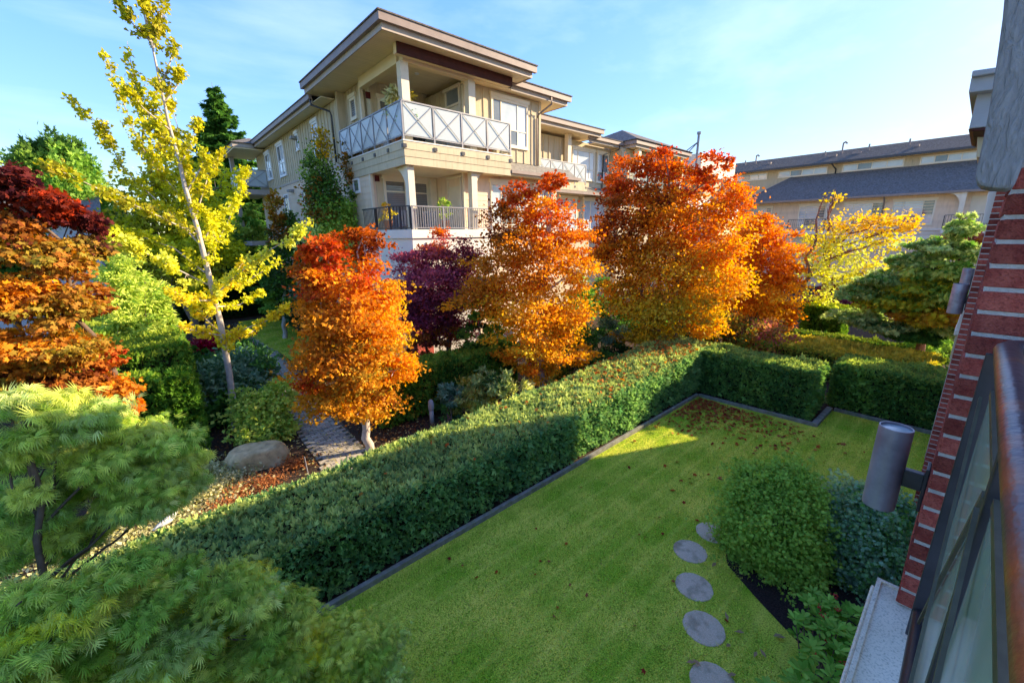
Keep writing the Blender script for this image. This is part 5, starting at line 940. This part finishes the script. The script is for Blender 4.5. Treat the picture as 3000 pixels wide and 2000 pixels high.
tree('pear_tree', gbase(655, pdist+4), LP([(632, 480, 16, 40, 0, 'brn', 'oli'), (640, 540, 22, 34, 0, 'brn', 'ivy'), (668, 530, 22, 40, .3, 'ivy', 'mg'), (655, 590, 34, 34, 0, 'ivy', 'mg'), (640, 640, 34, 36, 0, 'mg', 'ivy'), (672, 650, 28, 36, 0, 'fro', 'ivy')], pdist+4), 9000, .12, 'shorter columnar tree with rusty top at the foot of the beige wing', bark=BARKP, trunk_r=.09, fork=.4, flat=.8, per=20, rs=1.0)
shrub('garden_shrub', (5.3, 21, 0), LP([(640, 690, 34, 26, 0, 'mg', 'lg'), (610, 670, 30, 30, 3, 'dg', 'mg'), (665, 720, 24, 24, -2, 'dg', 'bg')], 22), 4000, .15, 'rounded green bush between the side lawn and the columnar trees')
def conifer(base, h, r, n, size, ca, cb, label, tip=.02, cat='tree', lean=0, group=None, step=.5, name='conifer_tree'):
    t = empty(name, base, label, cat, group); b = Vector(base); mb = MB(); mb.tube([b-Vector((0, 0, .05)), b+Vector((0, 0, h*.5)), b+Vector((0, 0, h))], [h*.016, h*.01, .01], 8, False); mb.build('trunk', BARK, t, True)
    P = []; D = []; C = []; nl = int(h/step); br = MB()
    for i in range(nl):
        z = h*(.10+.90*i/nl); rr = r*(1-(z/h))**.85+tip*h*.4
        nb = max(5, int(7+rr*2.2))
        for k in range(nb):
            a = rng.random()*6.283; L = rr*(.65+.5*rng.random()); m = max(6, int(n*L/(nl*r*3.2)))
            s = rng.random(m)**.7; dr = np.array([math.cos(a), math.sin(a), 0]); zz = z-.22*L*s+.10*L*s*s
            p = np.array(base)+dr*(s*L)[:, None]; p[:, 2] = base[2]+zz; p += rng.normal(size=(m, 3))*np.array([.16, .16, .09])*(.3+L*.35)*(1.1-.6*s[:, None])
            P.append(p); D.append(np.tile(dr, (m, 1))+rng.normal(size=(m, 3))*.5-np.array([0, 0, .45])); C.append(mixc(q(ca), q(cb), np.clip(.25+.5*s*rng.random()+.25*rng.normal(size=m), 0, 1)))
            if k % 2 == 0: br.tube([b+Vector((0, 0, z)), b+Vector((dr[0]*L*.8, dr[1]*L*.8, z-.15*L))], [.035, .01], 4, False)
    br.build('branches', BARK, t, True); P = np.vstack(P); k = len(P)
    leaves('crown', P, np.vstack(D), nrm(rng.normal(size=(k, 3))*.5+np.array([0, 0, 1])), size*(.6+.8*rng.random(k)), np.vstack(C), TSPRAY, NEED, t); return t
conifer(gbase(590, 46), 17.2, 5.6, 34000, .36, 'dg', 'mg', 'tall dark spruce rising behind the end of the beige wing')
tree('cedar_tree', gbase(150, 36), LP([(135, 352, 40, 26, 0, 'mg', 'ivy'), (95, 385, 44, 36, 0, 'dg', 'lg'), (160, 395, 50, 36, -.5, 'mg', 'lg'), (85, 440, 50, 46, 0, 'mg', 'lg'), (150, 450, 66, 46, -1, 'mg', 'lg'), (200, 440, 34, 30, 0, 'dg', 'lg'), (215, 480, 30, 30, 0, 'mg', 'lg'), (110, 520, 80, 46, 0, 'dg', 'lg'), (195, 530, 50, 40, 0, 'mg', 'lg')], 36), 30000, .24, 'broad round-topped green cedar behind the dark red maple', trunk_r=.3, tmpl=TSPRIG, m=NEED, droop=-.9, flat=1.9, up=.2, shell=.75, clump=.22, per=40)
bgr = [(515, 34, 7.0, 1.6, 'dgd', 'dg', 'narrow dark green conifer left of the wing balcony, behind the yellow leaves'), (560, 38, 8.6, 2.0, 'dgd', 'mg', 'dark green conifer straight below the tall spruce'), (590, 36.5, 6.0, 1.6, 'dg', 'mg', 'lower green conifer against the end of the wing'), (490, 40, 6.2, 2.0, 'dg', 'mg', 'green conifer seen through the ginkgo branches')]
for (x, d, h, r_, a, c, lb) in bgr: conifer(gbase(x, d), h, r_, 5200, .36, a, c, lb, tip=.05, group='dark conifers beyond the path')
tree('broadleaf_tree', gbase(575, 33), LP([(585, 510, 28, 44, 0, 'mg', 'yg'), (560, 560, 36, 50, 0, 'mg', 'yg'), (590, 600, 30, 50, 0, 'mg', 'lg'), (545, 640, 40, 40, 0, 'dg', 'mg'), (600, 660, 30, 36, 0, 'dg', 'mg')], 33), 8000, .24, 'sunlit yellow-green tree at the end of the wing beside the far porch', trunk_r=.14)
tree('broadleaf_tree', gbase(255, 34), LP([(265, 505, 40, 36, 0, 'mg', 'lg'), (235, 550, 44, 40, 0, 'dg', 'lg'), (300, 560, 44, 40, 0, 'mg', 'lg'), (265, 600, 60, 40, 0, 'dg', 'mg')], 34), 7000, .26, 'green tree left of the olive ginkgo, in front of the utility pole', trunk_r=.16)
tree('broadleaf_tree', gbase(440, 48), LP([(330, 545, 50, 34, 0, 'dg', 'mg'), (420, 560, 60, 40, 0, 'dg', 'mg'), (500, 540, 50, 50, 0, 'dg', 'mg'), (380, 610, 80, 40, 0, 'dg', 'mg'), (480, 610, 80, 40, 0, 'dg', 'mg')], 46), 9000, .34, 'dark leafy trees closing the view behind both ginkgos', trunk_r=.2)
tree('broadleaf_tree', gbase(40, 22), LP([(30, 520, 60, 60, 0, 'mg', 'lg'), (10, 620, 60, 60, 0, 'dg', 'mg'), (-60, 560, 80, 80, 0, 'dg', 'mg')], 22), 7000, .18, 'green tree showing through gaps of the dark red maple', trunk_r=.14)
for (x, y, h, lb) in ((-6.5, 17, 4.2, 'green tree beyond the left maple, outside the hedge line'), (-8.5, 25, 5.5, 'tall green tree beyond the white clapboard house corner'), (-5.5, 11.5, 2.2, 'low leafy bush behind the laceleaf maple')):
    tree('broadleaf_tree', (x, y, 0), [(np.array((x+a*h*.3, y+b_*h*.3, h*(.5+.22*c))), h*.36, h*.3, q('mg'), q('lg')) for a, b_, c in ((0, 0, 1), (1, 0, .2), (-1, .3, 0), (.2, 1, .3), (-.2, -1, -.2))], 5000, .16, lb, trunk_r=.1)
# shrubs along the house foot on the right and in the far courtyard
for (x, y, rx, ry, d, a, c, lb) in ((1480, 740, 90, 50, 21, 'dg', 'mg', 'dark green bushes behind the stems of the largest maple'), (1640, 720, 70, 46, 25, 'dg', 'mg', 'green bushes behind the gap between the two right maples'), (1850, 745, 50, 30, 27, 'mg', 'lg', 'green bush behind the reddish leaning trunk'), (1960, 690, 70, 36, 33, 'mar', 'red', 'dark red bush in front of the far building'), (2070, 660, 70, 36, 35, 'mg', 'yg', 'yellow-green bushes at the foot of the far building'), (2210, 560, 40, 36, 37, 'pnk', 'brn', 'pinkish brown tree in front of the far porch'), (1880, 700, 50, 30, 30, 'pur', 'mar', 'purple bush behind the yellow tree')):
    shrub('courtyard_shrub', gbase(x, d), LP([(x, y, rx, ry, 0, a, c), (x+rx*.5, y+ry*.3, rx*.6, ry*.7, .5, a, c), (x-rx*.5, y+ry*.4, rx*.6, ry*.6, -.3, c, a)], d), 3500, .2, lb)
# --- globe thujas and the berry bush by the wall
g1 = LP([(1770, 1200, 100, 112, 0, 'lg', 'lg'), (1820, 1120, 62, 56, .1, 'lg', 'lg'), (1745, 1110, 56, 40, .2, 'lg', 'lg'), (1715, 1250, 52, 70, 0, 'lg', 'lg'), (1830, 1290, 64, 66, -.2, 'lg', 'lg'), (1740, 1270, 60, 60, -.1, 'lg', 'lg')], 6.25)
shrub('thuja_globe', (6.05, 1.0, 0), g1, 46000, .042, 'larger deep green thuja globe nearest the stepping stones', tmpl=TSPRAY, m=NEED, shell=.86, clump=.16, flat=.8, up=.5, per=18, droop=.1)
g2 = LP([(1990, 1230, 96, 96, 0, 'mg', 'fro'), (1960, 1160, 66, 50, .2, 'fro', 'pg'), (2050, 1200, 56, 60, .1, 'mg', 'fro'), (1950, 1300, 70, 66, -.1, 'mg', 'fro'), (2020, 1310, 66, 60, -.1, 'mg', 'fro'), (2070, 1270, 40, 60, 0, 'mg', 'fro')], 6.75)
shrub('thuja_globe', (6.75, .55, 0), g2, 40000, .048, 'frosty blue-green thuja globe below the big near lamp', tmpl=TSPRAY, m=NEED, shell=.84, clump=.18, flat=.7, up=.6, per=18, droop=.15)
bb = empty('berry_bush', (4.6, .3, 0), 'glossy green bush with red berry clusters between the pale ledge and the lawn', 'shrub')
bs = MB()
def rosettes(parent, C0, name):
    P = []; D = []; N = []; Cc = []; S_ = []
    for c in C0:
        k = random.randint(8, 11); a0 = random.random()*6
        for i in range(k):
            a = a0+i*2.4; el = random.uniform(.05, .75); d = np.array([math.cos(a)*math.cos(el), math.sin(a)*math.cos(el), math.sin(el)])
            P.append(np.array(c)+d*.012); D.append(d); N.append([-d[0]*d[2], -d[1]*d[2], 1-d[2]*d[2]+.2]); S_.append(random.uniform(.075, .115)); t = random.random(); Cc.append(np.array((.12, .30, .03))*(1-t)+np.array((.36, .58, .10))*t)
    return [np.array(v, float) for v in (P, D, N, S_, Cc)]
C0 = []
while len(C0) < 150:
    x = random.uniform(3.2, 5.35); y = random.uniform(.07, .62); c = math.hypot((x-4.3)/1.2, (y-.3)/.42)
    if c > 1.15: continue
    C0.append((x, y, .28+.30*random.random()+.12*(1-c)))
P, D, N, S_, Cc = rosettes(bb, C0, 'leaf'); idx = np.argsort(np.linalg.norm(P-np.array([0, 0, EYE]), axis=1)); near = idx[:300]; far_ = idx[300:]
leaves('foliage', P[far_], D[far_], N[far_], S_[far_], Cc[far_], TOBL, LEAF, bb)
LM = []
for k in range(5):
    t = k/4; o = leaves('leaf_shape', np.zeros((1, 3)), np.array([[1., 0, 0]]), np.array([[0, 0, 1.]]), np.ones(1), np.array([np.array((.12, .30, .03))*(1-t)+np.array((.36, .58, .10))*t]), TOBL, LEAF, None, False, 0); LM.append(o.data); bpy.data.objects.remove(o)
for i in near:
    o = bpy.data.objects.new('leaf', LM[random.randint(0, 4)]); link(o, bb); d = Vector(D[i]).normalized(); n_ = Vector(N[i]); n_ = (n_-d*n_.dot(d)).normalized(); y_ = n_.cross(d)
    o.matrix_local = Matrix.Translation(Vector(P[i])-Vector((4.6, .3, 0))) @ Matrix((d, y_, n_)).transposed().to_4x4() @ Matrix.Scale(float(S_[i]), 4)
for c in random.sample(C0, 60): bs.tube([(4.3+(c[0]-4.3)*.5, .3+(c[1]-.3)*.4, 0), c], [.008, .005], 4, False)
bs.build('stems', TWIG, bb)
BERRY = mat('red_berry', (.42, .012, .01), (.55, .03, .015), scale=50, rough=.25, spec=.6)
for px_ in ((1915, 1370), (1893, 1418), (1902, 1473), (1965, 1478), (1925, 1400), (1870, 1500), (1945, 1530), (1880, 1395)):
    c = onp(*px_, 2, .56); m = MB()
    for k in range(14):
        p = c+Vector((random.gauss(0, .018), random.gauss(0, .018), random.gauss(.012, .01))); r = .008; m.tube([p-Vector((0, 0, r)), p-Vector((0, 0, r*.6)), p, p+Vector((0, 0, r*.6)), p+Vector((0, 0, r))], [r*.1, r*.8, r, r*.8, r*.1], 6)
    m.build('berry_cluster', BERRY, bb, True)
# --- fallen leaves: one by one on the lawn
FL = []
for k, cc in enumerate(((.30, .035, .02), (.42, .09, .02), (.22, .03, .02), (.34, .12, .05))):
    o = leaves('fallen_leaf_shape', np.zeros((1, 3)), np.array([[1., 0, 0]]), np.array([[0, 0, 1.]]), np.ones(1), np.array([cc]), TMAPLE, LEAF, None, False, 0); FL.append(o.data); bpy.data.objects.remove(o)
o = leaves('fallen_leaf_shape', np.zeros((1, 3)), np.array([[1., 0, 0]]), np.array([[0, 0, 1.]]), np.ones(1), np.array([(.42, .27, .16)]), T_kite(.2, .1), LEAF, None, False, 0); FN = o.data; bpy.data.objects.remove(o)
cnt = 0
while cnt < 255:
    if cnt < 190: x = 11.2-abs(random.gauss(0, 1.0)); y = 4.6-abs(random.gauss(0, 1.15))
    else: x = random.uniform(2.5, 11.2); y = random.uniform(1.2, 4.6)
    if y < .4 or x < 2: continue
    o = bpy.data.objects.new('fallen_leaf', random.choice(FL)); COL.objects.link(o); o.location = (x, y, .025+random.random()*.012); s = random.uniform(.055, .095) if x > 6.5 else random.uniform(.035, .06); o.scale = (s, s, s); o.rotation_euler = (random.gauss(0, .3), random.gauss(0, .3), random.random()*6.28); cnt += 1
    tag(o, 'single fallen red maple leaf lying on the lawn', 'leaf', 'red maple leaves fallen on the lawn')
for (px_, lb) in (((1672, 1425), 'pale pink leaf on the grass above the large stepping stone, right side'), ((1668, 1484), None), ((1738, 1495), None), ((1760, 1510), None), ((1776, 1460), None), ((1805, 1463), None), ((1830, 1528), None), ((1576, 1520), None), ((1590, 1512), None), ((1692, 1548), None), ((1710, 1452), None), ((1820, 1440), None), ((1635, 1300), None)):
    p = onp(*px_, 2, .03); o = bpy.data.objects.new('fallen_leaf', FN); COL.objects.link(o); o.location = p; s = random.uniform(.09, .13); o.scale = (s, s, s); o.rotation_euler = (random.gauss(0, .2), random.gauss(0, .2), random.random()*6.28)
    tag(o, 'narrow pale tan leaf lying near the stepping stones and mulch', 'leaf', 'narrow tan leaves near the stepping stones')
# leaves caught on the hedge tops and specks of ginkgo leaves on path and side lawn (uncountable)
n = 700; x = 11.25-np.abs(rng.normal(size=n))*.9; y = 4.62-np.abs(rng.normal(size=n))*1.1; k_ = y > .5; x, y = x[k_], y[k_]; n = len(x); P = np.stack([x, y, .025+.012*rng.random(n)], 1)
leaves('leaf_litter', P, rdir(n)*np.array([1, 1, .25]), nrm(rng.normal(size=(n, 3))*.3+np.array([0, 0, 1])), .06*(.6+.6*rng.random(n)), mixc((.36, .04, .02), (.55, .20, .06), rng.random(n)), TMAPLE, LEAF, None)
n = 900; x = 12.6-np.abs(rng.normal(size=n))*3.2; y = 4.9+1.5*rng.random(n); P = np.stack([x, y, zmain(x, y)+.03+.02*rng.random(n)], 1)
leaves('leaf_litter', P, rdir(n)*np.array([1, 1, .3]), nrm(rng.normal(size=(n, 3))*.35+np.array([0, 0, 1])), .07*(.6+.6*rng.random(n)), mixc((.5, .10, .02), (.62, .28, .05), rng.random(n)), TMAPLE, LEAF, None)
n = 2200; y = 7+20*rng.random(n)**1.5; x = 1.6+3.4*rng.random(n)+.1*(y-8)*rng.random(n); P = np.stack([x, y, .03+.015*rng.random(n)], 1)
leaves('leaf_litter', P, rdir(n)*np.array([1, 1, .15]), nrm(rng.normal(size=(n, 3))*.25+np.array([0, 0, 1])), .05*(.6+.6*rng.random(n)), mixc((.62, .55, .28), (.5, .42, .12), rng.random(n)), TFAN, LEAF, None)
# --- neighbour house and utility pole far left
nh = atd(115, 560, 30); NH = empty('neighbour_house', (nh.x-4, nh.y+4, 0), 'white clapboard house glimpsed through the dark red maple', 'house')
box('wall', nh.x-7, nh.x+1.6, nh.y+.03, nh.y+9, 0, 5.6, GREENPL, NH)
for k in range(26): box('siding_board', nh.x-7, nh.x+1.6, nh.y-.0+(k % 2)*.004, nh.y+.028, .2+k*.205, .2+k*.205+.19, GREENPL, NH)
b = MB(); b.poly([(nh.x-7.4, nh.y-.5, 5.5), (nh.x+2, nh.y-.5, 5.5), (nh.x+2, nh.y+4.5, 7.0), (nh.x-7.4, nh.y+4.5, 7.0)]); b.poly([(nh.x-7.4, nh.y+9.5, 5.5), (nh.x-7.4, nh.y+4.5, 7.0), (nh.x+2, nh.y+4.5, 7.0), (nh.x+2, nh.y+9.5, 5.5)]); b.build('roof', SHING, NH)
up_ = gbase(292, 42); UPp = empty('utility_pole', up_, 'weathered utility pole with crossarm and wires left of the ginkgos', 'pole')
zt = atd(285, 425, 42).z; b = MB(); b.tube([(up_[0], up_[1], -.1), (up_[0], up_[1], zt)], [.17, .11], 10); b.build('pole', BARKP, UPp, True); bar_obj('crossarm', (up_[0]-1.6, up_[1]-.4, zt-.55), (up_[0]+.9, up_[1]+.3, zt-.55), .12, .14, BARKP, UPp)
b = MB()
for k, (dx, dz) in enumerate(((-1.5, -.4), (-.8, -.4), (.7, -.4), (0, -1.6), (0, -1.9))): b.tube([(up_[0]+dx, up_[1], zt+dz), (up_[0]+dx-9, up_[1]-3, zt+dz-.5), (up_[0]+dx-18, up_[1]-6, zt+dz)], .014, 4, False)
b.build('wire', DMETAL, UPp)

# --- lived-in balconies: pots, plants, chairs, lights
POT = mat('terracotta_pot', (.32, .13, .07), (.42, .18, .1), scale=20, rough=.85)
def potted(x, y, z, r, h, LBs, n, size, tm, label, **kw):
    t = empty('potted_plant', (x, y, z), label, 'potted plant'); b = MB(); b.tube([(x, y, z), (x, y, z+h*.9), (x, y, z+h)], [r*.75, r, r*1.08], 16); b.build('pot', POT, t, True)
    crown([(np.array((x+a, y+b_, z+h+c)), rx, rz, q(ca), q(cb)) for (a, b_, c, rx, rz, ca, cb) in LBs], n, size, tmpl=tm, parent=t, name='foliage', per=12, **kw)
potted(7.0, 12.62, 7.44, .16, .34, [(0, 0, .25, .22, .3, 'mg', 'lg'), (.1, 0, .55, .2, .3, 'mg', 'lg')], 700, .10, TK, 'green leafy potted plant behind the glass at the top balcony corner')
potted(6.98, 13.2, 7.44, .15, .4, [(0, 0, .75, .26, .42, 'cr', 'pg'), (0, -.1, 1.05, .34, .2, 'cr', 'oli')], 260, .30, TNARROW, 'pale ornamental grass arching above the top balcony rail', droop=.6, shell=.1)
potted(6.55, 13.6, 4.81, .15, .3, [(0, 0, .2, .24, .2, 'yel', 'gy'), (0, .1, .42, .2, .14, 'yel', 'yor')], 420, .07, TK, 'yellow flowering potted plant on the lower deck, left side')
potted(8.3, 12.75, 4.81, .15, .3, [(0, 0, .35, .22, .34, 'lg', 'yg'), (0, 0, .62, .18, .2, 'lg', 'mg')], 520, .09, TNARROW, 'bright green potted plant behind the lower deck balusters')
potted(10.2, 12.6, 7.44, .14, .3, [(0, 0, .2, .2, .2, 'mg', 'brn')], 300, .08, TK, 'small potted shrub behind the frosted panel at the right end of the top balcony')
def chair(x, y, z, rz, m, label):
    t = empty('patio_chair', (x, y, z), label, 'chair'); t.rotation_euler.z = rz; W_ = Vector((x, y, z))
    def bx(n, a0, a1, b0, b1, c0, c1):
        o = bpy.data.objects.new(n, unitcube(m)); link(o, t); o.location = ((a0+a1)/2, (b0+b1)/2, (c0+c1)/2); o.scale = (a1-a0, b1-b0, c1-c0)
    bx('seat', -.24, .24, -.24, .24, .41, .45)
    for k in range(4): bx('back_slat', -.23+.12*k, -.15+.12*k, .21, .235, .46, .88)
    bx('back_rail', -.24, .24, .205, .24, .881, .93)
    for a in (-.22, .18):
        for b_ in (-.22, .18): bx('leg', a, a+.04, b_, b_+.04, 0, .409)
chair(8.0, 13.9, 7.44, .4, DMETAL, 'dark slatted patio chair on the top corner balcony'); chair(8.2, 13.6, 4.53, -.5, METAL, 'grey slatted patio chair on the lower deck behind the balusters'); chair(7.4, 13.9, 4.53, 2.2, METAL, 'second slatted patio chair on the lower deck, nearer the blinds')
for (x, y) in ((8.2, 13.9), (8.2, 12.9)): b = MB(); b.tube([(x, y, ZS-.03), (x, y, ZS-.002)], [.07, .08], 14); b.build('ceiling_light', WINW, H)
for (yy_, zz_) in ((24.6, 6.95), (22.9, 9.2)):
    b = MB(); b.box(XW-.16, XW-.02, yy_-.1, yy_+.1, zz_-.08, zz_+.08); b.box(XW-.30, XW-.14, yy_-.16, yy_-.04, zz_-.06, zz_+.06); b.box(XW-.30, XW-.14, yy_+.04, yy_+.16, zz_-.06, zz_+.06); b.build('flood_light', GREYP, H, bevel=.01)
